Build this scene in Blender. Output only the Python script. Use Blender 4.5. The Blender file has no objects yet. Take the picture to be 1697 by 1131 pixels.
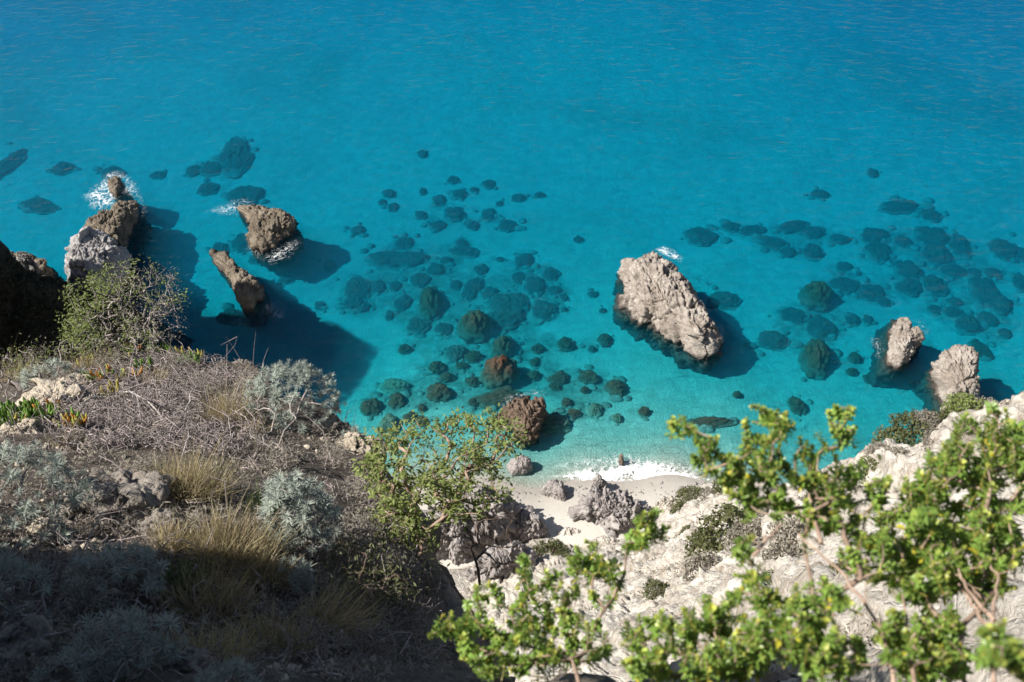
import bpy, math, random
import numpy as np
from mathutils import Vector

# ------------------------------------------------------------------ camera, sky, sun, exposure
S = bpy.context.scene
C = S.collection
H_CAM = 60.0
FPX = 35.0 / 36.0 * 1697.0
cam_d = bpy.data.cameras.new('camera')
cam = bpy.data.objects.new('camera', cam_d)
C.objects.link(cam)
cam.location = (0, 0, H_CAM)
cam.rotation_euler = (math.radians(45), 0, 0)
cam_d.lens = 35
cam_d.sensor_width = 36
cam_d.clip_start = 0.1
cam_d.clip_end = 3000
cam_d.dof.use_dof = True
cam_d.dof.focus_distance = 17
cam_d.dof.aperture_fstop = 3.6
S.camera = cam

SUN_EL, SUN_AZ = 46.0, math.degrees(math.atan2(-0.99, -0.12))
W = bpy.data.worlds.new('World')
S.world = W
W.use_nodes = True
wn = W.node_tree.nodes
sky = wn.new('ShaderNodeTexSky')
sky.sky_type = 'NISHITA'
sky.sun_disc = False
sky.sun_elevation = math.radians(SUN_EL)
sky.sun_rotation = math.radians(SUN_AZ)
wn['Background'].inputs['Strength'].default_value = 0.05
W.node_tree.links.new(sky.outputs['Color'], wn['Background'].inputs['Color'])

sl = bpy.data.lights.new('sun', 'SUN')
sl.energy = 5.0
sl.angle = math.radians(0.5)
sl.color = (1.0, 0.95, 0.87)
sun = bpy.data.objects.new('sun', sl)
C.objects.link(sun)
ce = math.cos(math.radians(SUN_EL))
sun_dir = Vector((0.99 * ce, 0.12 * ce, -math.sin(math.radians(SUN_EL)))).normalized()
sun.rotation_euler = sun_dir.to_track_quat('-Z', 'Y').to_euler()
sun.location = (-30, -10, 90)

S.view_settings.view_transform = 'Standard'
S.view_settings.look = 'None'
S.view_settings.exposure = 0.75
S.view_settings.gamma = 1.0
S.view_settings.use_curve_mapping = False
S.render.engine = 'CYCLES'
S.cycles.max_bounces = 6
S.cycles.diffuse_bounces = 3
S.cycles.glossy_bounces = 2
S.cycles.transmission_bounces = 2
S.cycles.transparent_max_bounces = 12
S.cycles.volume_bounces = 0
S.cycles.use_denoising = True
S.cycles.sample_clamp_direct = 6.0
S.cycles.sample_clamp_indirect = 3.0

R = random.Random(7)
NR = np.random.RandomState(7)

# ------------------------------------------------------------------ numpy noise
_pr = np.random.RandomState(3)
PERM = _pr.permutation(256).astype(np.int64)
PERM = np.concatenate([PERM, PERM])
GR = _pr.normal(size=(256, 3))
GR /= np.linalg.norm(GR, axis=1)[:, None]
JIT = _pr.uniform(size=(256, 3))
VAL = _pr.uniform(size=256)


def _h(ix, iy, iz):
    return PERM[(PERM[(PERM[ix & 255] + iy) & 255] + iz) & 255]


def gnoise(P):
    P = np.asarray(P, float)
    I = np.floor(P).astype(np.int64)
    f = P - I
    w = f * f * f * (f * (f * 6 - 15) + 10)
    out = 0
    for dx in (0, 1):
        wx = w[:, 0] if dx else 1 - w[:, 0]
        for dy in (0, 1):
            wy = w[:, 1] if dy else 1 - w[:, 1]
            for dz in (0, 1):
                wz = w[:, 2] if dz else 1 - w[:, 2]
                g = GR[_h(I[:, 0] + dx, I[:, 1] + dy, I[:, 2] + dz)]
                d = (g * (f - np.array([dx, dy, dz]))).sum(1)
                out = out + wx * wy * wz * d
    return out * 1.5


def fbm(P, octs=4, lac=2.1, gain=0.5, ridge=False):
    P = np.asarray(P, float)
    a, s, tot = 1.0, 0.0, 0.0
    for o in range(octs):
        n = gnoise(P + 17.3 * o)
        if ridge:
            n = 1 - 2 * np.abs(n)
        s = s + a * n
        tot += a
        P = P * lac
        a *= gain
    return s / tot


def voro(P):
    P = np.asarray(P, float)
    I = np.floor(P).astype(np.int64)
    n = len(P)
    F1 = np.full(n, 9.0)
    F2 = np.full(n, 9.0)
    ID = np.zeros(n, np.int64)
    for dx in (-1, 0, 1):
        for dy in (-1, 0, 1):
            for dz in (-1, 0, 1):
                c = I + np.array([dx, dy, dz])
                h = _h(c[:, 0], c[:, 1], c[:, 2])
                d = np.linalg.norm(c + JIT[h] - P, axis=1)
                near = d < F1
                F2 = np.where(near, F1, np.minimum(F2, d))
                ID = np.where(near, h, ID)
                F1 = np.where(near, d, F1)
    return F1, F2, VAL[ID]


TILT = _pr.normal(size=(256, 3))


def facets(P):
    """angular blocks: every cell is a tilted plane with its own level; returns (level, gap to the next cell)"""
    P = np.asarray(P, float)
    I = np.floor(P).astype(np.int64)
    n = len(P)
    F1 = np.full(n, 9.0)
    F2 = np.full(n, 9.0)
    L = np.zeros(n)
    for dx in (-1, 0, 1):
        for dy in (-1, 0, 1):
            for dz in (-1, 0, 1):
                c = I + np.array([dx, dy, dz])
                h = _h(c[:, 0], c[:, 1], c[:, 2])
                D = P - (c + JIT[h])
                d = np.linalg.norm(D, axis=1)
                near = d < F1
                F2 = np.where(near, F1, np.minimum(F2, d))
                L = np.where(near, (VAL[h] - 0.5) + 0.75 * (D * TILT[h]).sum(1), L)
                F1 = np.where(near, d, F1)
    return L, F2 - F1


def sstep(x, a=0.0, b=1.0):
    t = np.clip((x - a) / (b - a), 0, 1)
    return t * t * (3 - 2 * t)


def grid1(P, n):
    P = np.atleast_2d(np.asarray(P, float))
    return P


class TPS:
    """thin plate spline height through control points"""
    def __init__(self, pts, lam=0.0):
        pts = np.array(pts, float)
        self.c = pts[:, :2]
        n = len(pts)
        K = self.k(self.c)
        A = np.zeros((n + 3, n + 3))
        A[:n, :n] = K + lam * np.eye(n)
        A[:n, n] = 1
        A[:n, n + 1:] = self.c
        A[n, :n] = 1
        A[n + 1:, :n] = self.c.T
        self.w = np.linalg.solve(A, np.concatenate([pts[:, 2], np.zeros(3)]))

    def k(self, X):
        d2 = ((X[:, None, :] - self.c[None]) ** 2).sum(2)
        return 0.5 * d2 * np.log(d2 + 1e-12)

    def __call__(self, X):
        X = np.asarray(X, float)
        out = np.empty(len(X))
        for i in range(0, len(X), 40000):
            x = X[i:i + 40000]
            out[i:i + 40000] = self.k(x) @ self.w[:-3] + self.w[-3] + x @ self.w[-2:]
        return out


def edge_dist(X, poly, closed=False):
    """distance to polyline, nearest point, side (+ = right of travel)"""
    X = np.asarray(X, float)
    best = np.full(len(X), 1e9)
    near = np.zeros_like(X)
    side = np.zeros(len(X))
    P = np.array(poly, float)
    for a, b in zip(P[:-1], P[1:]):
        ab = b - a
        t = np.clip(((X - a) @ ab) / (ab @ ab), 0, 1)
        q = a + t[:, None] * ab
        d = np.linalg.norm(X - q, axis=1)
        cr = ab[0] * (X[:, 1] - a[1]) - ab[1] * (X[:, 0] - a[0])
        m = d < best - 1e-9
        best = np.where(m, d, best)
        near[m] = q[m]
        side = np.where(m, -np.sign(cr), side)
    return best, near, side


# ------------------------------------------------------------------ pixel rays (photo pixels, 1697 x 1131)
def ray(u, v):
    a = (np.asarray(u, float) - 848.5) / FPX
    b = (np.asarray(v, float) - 565.5) / FPX
    q = math.sqrt(0.5)
    return np.stack([a + 0 * b, q * (1 - b) + 0 * a, -q * (1 + b) + 0 * a], -1)


def at_z(u, v, z=0.0):
    d = ray(u, v)
    t = (z - H_CAM) / d[..., 2]
    return np.array([0, 0, H_CAM]) + d * t[..., None]


def at_t(u, v, t):
    return np.array([0, 0, H_CAM]) + ray(u, v) * t


# ------------------------------------------------------------------ mesh + object helpers
def mesh(name, V, F, mat=None, smooth=False, tint=None, F3=None, mats=None, mi=None):
    V = np.asarray(V, np.float32)
    me = bpy.data.meshes.new(name)
    me.vertices.add(len(V))
    me.vertices.foreach_set('co', V.ravel())
    idx, tot = [], []
    if F is not None and len(F):
        F = np.asarray(F, np.int32)
        idx.append(F.ravel())
        tot.append(np.full(len(F), F.shape[1], np.int32))
    if F3 is not None and len(F3):
        F3 = np.asarray(F3, np.int32)
        idx.append(F3.ravel())
        tot.append(np.full(len(F3), 3, np.int32))
    idx = np.concatenate(idx)
    tot = np.concatenate(tot)
    me.loops.add(len(idx))
    me.loops.foreach_set('vertex_index', idx)
    me.polygons.add(len(tot))
    st = np.concatenate([[0], np.cumsum(tot)[:-1]]).astype(np.int32)
    me.polygons.foreach_set('loop_start', st)
    if smooth:
        me.polygons.foreach_set('use_smooth', np.ones(len(tot), bool))
    for m in (mats or ([mat] if mat else [])):
        me.materials.append(m)
    if mi is not None:
        me.polygons.foreach_set('material_index', np.asarray(mi, np.int32))
    if tint is not None:
        ca = me.color_attributes.new('tint', 'FLOAT_COLOR', 'POINT')
        t = np.ones((len(V), 4), np.float32)
        tint = np.asarray(tint, np.float32)
        t[:, :3] = tint[:, None] if tint.ndim == 1 else tint
        ca.data.foreach_set('color', t.ravel())
    me.update(calc_edges=True)
    me.validate()
    return me


def link(name, me, parent=None, loc=None, **props):
    o = bpy.data.objects.new(name, me)
    C.objects.link(o)
    if parent is not None:
        o.parent = parent
    if loc is not None:
        o.location = loc
    for k, v in props.items():
        if v is not None:
            o[k] = v
    return o


def thing(name, label, cat, loc=(0, 0, 0), group=None):
    return link(name, None, None, loc, label=label, category=cat, group=group)


def gridfaces(ni, nj, wrap=False):
    i = np.arange(ni - 1)[:, None]
    j = np.arange(nj if wrap else nj - 1)[None, :]
    a = i * nj + j
    b = i * nj + (j + 1) % nj
    return np.stack([a, b, b + nj, a + nj], -1).reshape(-1, 4)


def grid_normals(V, ni, nj, wrap=False):
    G = V.reshape(ni, nj, 3)
    if wrap:
        du = np.roll(G, -1, 1) - np.roll(G, 1, 1)
    else:
        du = np.gradient(G, axis=1)
    dv = np.gradient(G, axis=0)
    N = np.cross(du, dv)
    N /= np.linalg.norm(N, axis=2)[..., None] + 1e-9
    return N.reshape(-1, 3)


def unit(v):
    v = np.asarray(v, float)
    return v / (np.linalg.norm(v) + 1e-9)


def frame(d, twist):
    d = unit(d)
    a = np.cross(d, [0.31, 0.2, 0.93] if abs(d[2]) < 0.9 else [1, 0, 0])
    a = unit(a)
    b = np.cross(d, a)
    c, s = math.cos(twist), math.sin(twist)
    return np.stack([c * a + s * b, -s * a + c * b, d], 1)


class MB:
    def __init__(self):
        self.v, self.f, self.f3, self.c, self.n = [], [], [], [], 0

    def add(self, V, F=None, F3=None, tint=1.0):
        V = np.asarray(V, float)
        if F is not None and len(F):
            self.f.append(np.asarray(F) + self.n)
        if F3 is not None and len(F3):
            self.f3.append(np.asarray(F3) + self.n)
        t = np.asarray(tint, float)
        if t.ndim == 0:
            t = np.full((len(V), 3), float(t))
        elif t.ndim == 1 and len(t) == 3:
            t = np.tile(t, (len(V), 1))
        self.c.append(t)
        self.v.append(V)
        self.n += len(V)

    def build(self, name, mat, smooth=False):
        return mesh(name, np.concatenate(self.v), np.concatenate(self.f) if self.f else None, mat, smooth,
                    np.concatenate(self.c), np.concatenate(self.f3) if self.f3 else None)


def tube(pts, rad, n=5):
    P = np.asarray(pts, float)
    r = np.asarray(rad, float) * np.ones(len(P))
    T = np.gradient(P, axis=0)
    T /= np.linalg.norm(T, axis=1)[:, None] + 1e-9
    ref = np.array([0.3, 0.9, 0.31]) if abs(T[0, 2]) > 0.7 else np.array([0, 0, 1.0])
    A = np.cross(T, ref)
    A /= np.linalg.norm(A, axis=1)[:, None] + 1e-9
    B = np.cross(T, A)
    th = np.arange(n) / n * 2 * math.pi
    V = P[:, None] + r[:, None, None] * (np.cos(th)[None, :, None] * A[:, None] + np.sin(th)[None, :, None] * B[:, None])
    return V.reshape(-1, 3), gridfaces(len(P), n, True)


# ------------------------------------------------------------------ materials
def new_mat(name):
    m = bpy.data.materials.new(name)
    m.use_nodes = True
    nt = m.node_tree
    return m, nt, nt.nodes['Principled BSDF'], nt.nodes['Material Output']


def nd(nt, typ, **kw):
    n = nt.nodes.new(typ)
    for k, v in kw.items():
        if k.startswith('i_'):
            n.inputs[k[2:].replace('_', ' ')].default_value = v
        else:
            setattr(n, k, v)
    return n


def ramp(nt, stops, src):
    n = nt.nodes.new('ShaderNodeValToRGB')
    el = n.color_ramp.elements
    while len(el) < len(stops):
        el.new(0.5)
    for e, (p, c) in zip(el, stops):
        e.position = p
        e.color = (c[0], c[1], c[2], 1) if hasattr(c, '__len__') else (c, c, c, 1)
    nt.links.new(src, n.inputs['Fac'])
    return n.outputs['Color']


def noise(nt, scale, detail=6, rough=0.6, coord=None, dist=0.0):
    n = nd(nt, 'ShaderNodeTexNoise')
    n.inputs['Scale'].default_value = scale
    n.inputs['Detail'].default_value = detail
    n.inputs['Roughness'].default_value = rough
    n.inputs['Distortion'].default_value = dist
    if coord is not None:
        nt.links.new(coord, n.inputs['Vector'])
    return n.outputs['Fac']


def mixc(nt, fac, a, b, mode='MIX'):
    n = nd(nt, 'ShaderNodeMix', data_type='RGBA', blend_type=mode)
    for sock, v in ((n.inputs[0], fac), (n.inputs[6], a), (n.inputs[7], b)):
        if hasattr(v, 'is_linked'):
            nt.links.new(v, sock)
        elif hasattr(v, '__len__'):
            sock.default_value = (v[0], v[1], v[2], 1)
        else:
            sock.default_value = v
    return n.outputs[2]


def math_n(nt, op, a, b=None):
    n = nd(nt, 'ShaderNodeMath', operation=op)
    for s, v in zip(n.inputs, (a, b)):
        if v is None:
            continue
        if hasattr(v, 'is_linked'):
            nt.links.new(v, s)
        else:
            s.default_value = v
    return n.outputs[0]


def pos(nt):
    return nt.nodes.new('ShaderNodeNewGeometry').outputs['Position']


def add_bump(nt, p, height, strength, dist):
    b = nd(nt, 'ShaderNodeBump')
    b.inputs['Strength'].default_value = strength
    b.inputs['Distance'].default_value = dist
    nt.links.new(height, b.inputs['Height'])
    nt.links.new(b.outputs['Normal'], p.inputs['Normal'])


def rock_mat(name, lo, mid, hi, scale=1.0, wet=None, wetcol=(0.06, 0.045, 0.038), bump=0.9, stain=None):
    m, nt, p, out = new_mat(name)
    co = pos(nt)
    n1 = noise(nt, 0.55 * scale, 9, 0.68, co, 0.2)
    n2 = noise(nt, 4.5 * scale, 8, 0.7, co)
    f = math_n(nt, 'ADD', math_n(nt, 'MULTIPLY', n1, 0.6), math_n(nt, 'MULTIPLY', n2, 0.4))
    col = ramp(nt, [(0.36, lo), (0.5, mid), (0.64, hi)], f)
    if stain is not None:
        st = ramp(nt, [(0.52, 0.0), (0.66, 1.0)], noise(nt, 0.9 * scale, 7, 0.7, co, 0.3))
        col = mixc(nt, st, col, stain)
    vo = nd(nt, 'ShaderNodeTexVoronoi', feature='DISTANCE_TO_EDGE')
    vo.inputs['Scale'].default_value = 1.6 * scale
    wv = nd(nt, 'ShaderNodeVectorMath', operation='ADD')
    nz = nd(nt, 'ShaderNodeTexNoise')
    nz.inputs['Scale'].default_value = 1.3 * scale
    nz.inputs['Detail'].default_value = 5
    nt.links.new(co, nz.inputs['Vector'])
    nt.links.new(co, wv.inputs[0])
    nzs = nd(nt, 'ShaderNodeVectorMath', operation='SCALE')
    nzs.inputs['Scale'].default_value = 0.3 / scale
    nt.links.new(nz.outputs['Color'], nzs.inputs[0])
    nt.links.new(nzs.outputs[0], wv.inputs[1])
    nt.links.new(wv.outputs[0], vo.inputs['Vector'])
    crack = ramp(nt, [(0.0, 0.0), (0.06, 1.0)], vo.outputs['Distance'])
    if wet is not None:
        sx = nd(nt, 'ShaderNodeSeparateXYZ')
        nt.links.new(co, sx.inputs[0])
        zz = math_n(nt, 'ADD', sx.outputs['Z'], math_n(nt, 'MULTIPLY', math_n(nt, 'SUBTRACT', n2, 0.5), 0.5))
        wf = ramp(nt, [(0.0, 1.0), (1.0, 0.0)], math_n(nt, 'DIVIDE', zz, wet))
        col = mixc(nt, wf, col, wetcol)
        rr = ramp(nt, [(0.0, 0.35), (1.0, 0.9)], math_n(nt, 'DIVIDE', zz, wet))
        nt.links.new(rr, p.inputs['Roughness'])
    else:
        p.inputs['Roughness'].default_value = 0.92
    nt.links.new(col, p.inputs['Base Color'])
    hh = math_n(nt, 'ADD', math_n(nt, 'MULTIPLY', n2, 1.0), math_n(nt, 'MULTIPLY', crack, 0.22))
    hh = math_n(nt, 'ADD', hh, math_n(nt, 'MULTIPLY', noise(nt, 17 * scale, 6, 0.65, co), 0.35))
    add_bump(nt, p, hh, bump * 0.8, 0.17 / scale)
    p.inputs['Specular IOR Level'].default_value = 0.25
    return m


def leaf_mat(name, col, var=0.25, trans=0.3, rough=0.55, tint=True, spec=0.3):
    m, nt, p, out = new_mat(name)
    oi = nd(nt, 'ShaderNodeObjectInfo')
    base = mixc(nt, 0.0, col, col)
    hs = nd(nt, 'ShaderNodeHueSaturation')
    v = math_n(nt, 'ADD', math_n(nt, 'MULTIPLY', oi.outputs['Random'], var * 2), 1 - var)
    nt.links.new(v, hs.inputs['Value'])
    hs.inputs['Color'].default_value = (*col, 1)
    c = hs.outputs['Color']
    if tint:
        at = nd(nt, 'ShaderNodeAttribute', attribute_name='tint')
        c = mixc(nt, 1.0, c, at.outputs['Color'], 'MULTIPLY')
    nt.links.new(c, p.inputs['Base Color'])
    p.inputs['Roughness'].default_value = rough
    p.inputs['Specular IOR Level'].default_value = spec
    if trans > 0:
        tr = nd(nt, 'ShaderNodeBsdfTranslucent')
        nt.links.new(c, tr.inputs['Color'])
        mx = nd(nt, 'ShaderNodeMixShader')
        mx.inputs[0].default_value = trans
        nt.links.new(p.outputs[0], mx.inputs[1])
        nt.links.new(tr.outputs[0], mx.inputs[2])
        nt.links.new(mx.outputs[0], out.inputs['Surface'])
    return m


def bark_mat(name, a, b, scale=30):
    m, nt, p, out = new_mat(name)
    n = noise(nt, scale, 5, 0.6, pos(nt))
    c = ramp(nt, [(0.35, a), (0.65, b)], n)
    at = nd(nt, 'ShaderNodeAttribute', attribute_name='tint')
    c = mixc(nt, 1.0, c, at.outputs['Color'], 'MULTIPLY')
    nt.links.new(c, p.inputs['Base Color'])
    p.inputs['Roughness'].default_value = 0.85
    return m


M = {}
M['white_cliff'] = rock_mat('white_limestone', (0.27, 0.23, 0.19), (0.57, 0.52, 0.455), (0.76, 0.72, 0.655), 0.9, bump=1.2, stain=(0.30, 0.25, 0.20))
M['beige'] = rock_mat('beige_rock', (0.17, 0.14, 0.115), (0.30, 0.26, 0.225), (0.46, 0.425, 0.385), 1.0, wet=0.35)
M['brown'] = rock_mat('brown_rock', (0.085, 0.068, 0.05), (0.175, 0.145, 0.11), (0.28, 0.24, 0.19), 1.1, wet=0.35)
M['rust'] = rock_mat('rust_rock', (0.075, 0.052, 0.04), (0.15, 0.108, 0.08), (0.24, 0.185, 0.145), 1.3, wet=0.35)
M['greywhite'] = rock_mat('pale_grey_rock', (0.20, 0.185, 0.18), (0.36, 0.345, 0.34), (0.54, 0.525, 0.51), 0.8, wet=0.35)
M['beachrock'] = rock_mat('mauve_grey_rock', (0.18, 0.16, 0.155), (0.31, 0.28, 0.27), (0.44, 0.41, 0.385), 1.1)
M['outcrop'] = rock_mat('lichen_grey_rock', (0.13, 0.11, 0.095), (0.25, 0.22, 0.19), (0.40, 0.36, 0.31), 4.5)
M['paleblock'] = rock_mat('pale_sandstone', (0.30, 0.25, 0.19), (0.46, 0.40, 0.32), (0.56, 0.50, 0.42), 4.0)
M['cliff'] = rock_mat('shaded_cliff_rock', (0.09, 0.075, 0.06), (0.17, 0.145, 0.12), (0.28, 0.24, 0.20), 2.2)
def drowned_mat(name, lo, hi, silt_haze):
    m, nt, p, out = new_mat(name)
    co = pos(nt)
    n1 = noise(nt, 1.1, 7, 0.7, co, 0.5)
    n2 = noise(nt, 6.0, 7, 0.75, co)
    f = math_n(nt, 'ADD', math_n(nt, 'MULTIPLY', n1, 0.45), math_n(nt, 'MULTIPLY', n2, 0.55))
    c = ramp(nt, [(0.38, lo), (0.62, hi)], f)
    tc = nd(nt, 'ShaderNodeTexCoord')
    sx = nd(nt, 'ShaderNodeSeparateXYZ')
    nt.links.new(tc.outputs['Object'], sx.inputs[0])
    s = math_n(nt, 'ADD', sx.outputs['Z'], math_n(nt, 'MULTIPLY', math_n(nt, 'SUBTRACT', n1, 0.5), 0.9))
    c = mixc(nt, ramp(nt, [(0.05, 1.0), (0.80, 0.0)], s), c, silt_haze)  # sandy tone at the foot, painted to soften outlines like water haze
    nt.links.new(c, p.inputs['Base Color'])
    p.inputs['Roughness'].default_value = 0.95
    p.inputs['Specular IOR Level'].default_value = 0.1
    add_bump(nt, p, f, 0.8, 0.2)
    return m


M['submerged'] = drowned_mat('brown_algae_rock', (0.05, 0.022, 0.013), (0.17, 0.078, 0.05), (0.20, 0.19, 0.155))
M['rubble'] = rock_mat('silted_rubble', (0.11, 0.112, 0.1), (0.19, 0.19, 0.165), (0.27, 0.26, 0.22), 2.0)
M['submerged_far'] = drowned_mat('silt_hazed_algae_rock', (0.04, 0.042, 0.04), (0.105, 0.105, 0.095), (0.28, 0.27, 0.23))  # far copy with a paler foot, water haze put into the colour
M['submerged_pale'] = drowned_mat('pale_algae_rock', (0.06, 0.07, 0.05), (0.20, 0.21, 0.16), (0.28, 0.27, 0.22))
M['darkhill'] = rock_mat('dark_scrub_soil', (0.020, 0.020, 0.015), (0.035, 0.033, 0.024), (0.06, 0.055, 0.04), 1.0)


def soil():
    m, nt, p, out = new_mat('hillside_soil')
    co = pos(nt)
    n1 = noise(nt, 1.6, 8, 0.65, co)
    n2 = noise(nt, 22, 8, 0.7, co)
    c1 = ramp(nt, [(0.35, (0.055, 0.042, 0.033)), (0.5, (0.12, 0.095, 0.075)), (0.68, (0.24, 0.20, 0.16))], n2)
    c = mixc(nt, ramp(nt, [(0.45, 0.0), (0.65, 1.0)], n1), c1, (0.16, 0.125, 0.095))
    nt.links.new(mixc(nt, 0.5, c1, c), p.inputs['Base Color'])
    p.inputs['Roughness'].default_value = 0.95
    add_bump(nt, p, math_n(nt, 'ADD', n2, noise(nt, 90, 4, 0.6, co)), 0.9, 0.05)
    return m


M['soil'] = soil()


def sand(name, under):
    m, nt, p, out = new_mat(name)
    co = pos(nt)
    n1 = noise(nt, 0.06, 6, 0.6, co, 0.5)
    n2 = noise(nt, 0.9, 6, 0.6, co, 0.4)
    if under:
        c = ramp(nt, [(0.3, (0.33, 0.31, 0.265)), (0.6, (0.42, 0.395, 0.34))], n2)
        g = ramp(nt, [(0.50, 0.0), (0.72, 1.0)], noise(nt, 0.028, 6, 0.62, co, 0.8))
        c = mixc(nt, math_n(nt, 'MULTIPLY', g, 0.5), c, (0.15, 0.16, 0.12))
        wat = nd(nt, 'ShaderNodeAttribute', attribute_name='tint')
        wsum = math_n(nt, 'ADD', math_n(nt, 'MULTIPLY', wat.outputs['Fac'], 0.36), math_n(nt, 'MULTIPLY', noise(nt, 0.75, 8, 0.68, co, 0.7), 0.75))
        wm = ramp(nt, [(0.58, 0.0), (0.86, 0.85)], wsum)
        c = mixc(nt, wm, c, (0.075, 0.075, 0.055))
        w = nd(nt, 'ShaderNodeTexNoise')
        w.inputs['Scale'].default_value = 2.4
        w.inputs['Detail'].default_value = 3
        w.inputs['Distortion'].default_value = 1.5
        nt.links.new(co, w.inputs['Vector'])
        h = ramp(nt, [(0.40, 0.0), (0.5, 1.0), (0.60, 0.0)], w.outputs['Fac'])
        mpr = nd(nt, 'ShaderNodeMapping')
        mpr.inputs['Rotation'].default_value = (0, 0, math.radians(-24))
        mpr.inputs['Scale'].default_value = (1.5, 0.35, 1.0)
        nt.links.new(co, mpr.inputs['Vector'])
        nr = noise(nt, 0.8, 4, 0.55, mpr.outputs[0], 0.8)
        nt.links.new(c, p.inputs['Base Color'])
        add_bump(nt, p, math_n(nt, 'ADD', h, math_n(nt, 'ADD', math_n(nt, 'MULTIPLY', n2, 1.5), math_n(nt, 'MULTIPLY', nr, 1.6))), 0.6, 0.085)
    else:
        sx = nd(nt, 'ShaderNodeSeparateXYZ')
        nt.links.new(co, sx.inputs[0])
        wet = ramp(nt, [(0.0, (0.30, 0.275, 0.245)), (0.45, (0.42, 0.395, 0.355)), (1.0, (0.50, 0.475, 0.43))],
                   math_n(nt, 'ADD', math_n(nt, 'MULTIPLY', sx.outputs['Z'], 0.9), math_n(nt, 'MULTIPLY', math_n(nt, 'SUBTRACT', n2, 0.5), 0.5)))
        nt.links.new(wet, p.inputs['Base Color'])
        add_bump(nt, p, math_n(nt, 'ADD', n2, math_n(nt, 'MULTIPLY', noise(nt, 9, 6, 0.65, co), 0.3)), 0.5, 0.15)
    p.inputs['Roughness'].default_value = 0.9
    p.inputs['Specular IOR Level'].default_value = 0.2
    return m


M['sand_under'] = sand('seabed_sand', True)
M['sand_dry'] = sand('beach_sand', False)


def water():
    m, nt, p, out = new_mat('sea_water')
    nt.nodes.remove(p)
    co = pos(nt)
    mp = nd(nt, 'ShaderNodeMapping')
    mp.inputs['Rotation'].default_value = (0, 0, math.radians(38))
    mp.inputs['Scale'].default_value = (0.55, 1.5, 1.0)
    nt.links.new(co, mp.inputs['Vector'])
    n1 = noise(nt, 0.9, 4, 0.6, mp.outputs[0], 0.6)
    n2 = noise(nt, 3.2, 4, 0.6, mp.outputs[0], 0.3)
    n3 = noise(nt, 0.12, 3, 0.5, co)
    c1 = math_n(nt, 'MULTIPLY', math_n(nt, 'POWER', math_n(nt, 'MULTIPLY', n1, 1.35), 4.0), 0.9)
    h = math_n(nt, 'ADD', c1, math_n(nt, 'MULTIPLY', n2, 0.40))
    h = math_n(nt, 'MULTIPLY', h, math_n(nt, 'ADD', n3, 0.5))
    b = nd(nt, 'ShaderNodeBump')
    b.inputs['Strength'].default_value = 0.9
    b.inputs['Distance'].default_value = 0.25
    nt.links.new(h, b.inputs['Height'])
    fr = nd(nt, 'ShaderNodeLayerWeight')
    nt.links.new(b.outputs[0], fr.inputs['Normal'])
    fac = math_n(nt, 'ADD', math_n(nt, 'MULTIPLY', math_n(nt, 'POWER', fr.outputs['Facing'], 5.0), 0.98), 0.02)
    gl = nd(nt, 'ShaderNodeBsdfGlossy')
    gl.inputs['Roughness'].default_value = 0.0
    nt.links.new(b.outputs[0], gl.inputs['Normal'])
    tr = nd(nt, 'ShaderNodeBsdfTransparent')
    mx = nd(nt, 'ShaderNodeMixShader')
    nt.links.new(fac, mx.inputs[0])
    nt.links.new(tr.outputs[0], mx.inputs[1])
    nt.links.new(gl.outputs[0], mx.inputs[2])
    nt.links.new(mx.outputs[0], out.inputs['Surface'])
    va = nd(nt, 'ShaderNodeVolumeAbsorption')
    va.inputs['Density'].default_value = 0.56
    va.inputs['Color'].default_value = (0.0, 1 - 0.066 / 0.56, 1 - 0.019 / 0.56, 1)
    vs = nd(nt, 'ShaderNodeVolumeScatter')
    vs.inputs['Density'].default_value = 0.036
    vs.inputs['Color'].default_value = (0.04, 0.66, 0.95, 1)
    vs.inputs['Anisotropy'].default_value = 0.0
    vad = nd(nt, 'ShaderNodeAddShader')
    nt.links.new(va.outputs[0], vad.inputs[0])
    nt.links.new(vs.outputs[0], vad.inputs[1])
    nt.links.new(vad.outputs[0], out.inputs['Volume'])
    return m


M['water'] = water()
fm, fnt, fp, _ = new_mat('white_foam')
fp.inputs['Base Color'].default_value = (0.82, 0.84, 0.85, 1)
fp.inputs['Roughness'].default_value = 0.8
ftr = nd(fnt, 'ShaderNodeBsdfTransparent')
fmx = nd(fnt, 'ShaderNodeMixShader')
fnoise = noise(fnt, 3.0, 7, 0.75, pos(fnt))
fat = nd(fnt, 'ShaderNodeAttribute', attribute_name='tint')
fnt.links.new(math_n(fnt, 'MULTIPLY', ramp(fnt, [(0.25, 0.45), (0.55, 0.95)], fnoise), fat.outputs['Fac']), fmx.inputs[0])
fnt.links.new(ftr.outputs[0], fmx.inputs[1])
fnt.links.new(fp.outputs[0], fmx.inputs[2])
fnt.links.new(fmx.outputs[0], _.inputs['Surface'])
M['foam'] = fm

M['bark_pink'] = bark_mat('pinkish_bark', (0.20, 0.13, 0.095), (0.40, 0.29, 0.22))
M['bark_brown'] = bark_mat('brown_bark', (0.09, 0.06, 0.045), (0.22, 0.16, 0.12))
M['bark_grey'] = bark_mat('grey_dead_wood', (0.24, 0.21, 0.19), (0.46, 0.42, 0.39))
M['twig'] = bark_mat('dry_twig', (0.15, 0.125, 0.115), (0.38, 0.335, 0.315))
M['leaf_lime'] = leaf_mat('lime_green_leaf', (0.33, 0.44, 0.10), 0.22, 0.45, 0.32, spec=0.6)
M['leaf_silver'] = leaf_mat('silver_green_leaf', (0.29, 0.325, 0.275), 0.15, 0.15, 0.75)
M['leaf_green'] = leaf_mat('fresh_green_leaf', (0.23, 0.28, 0.085), 0.2, 0.4)
M['leaf_olive'] = leaf_mat('olive_leaf', (0.115, 0.125, 0.05), 0.2, 0.2)
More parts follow.
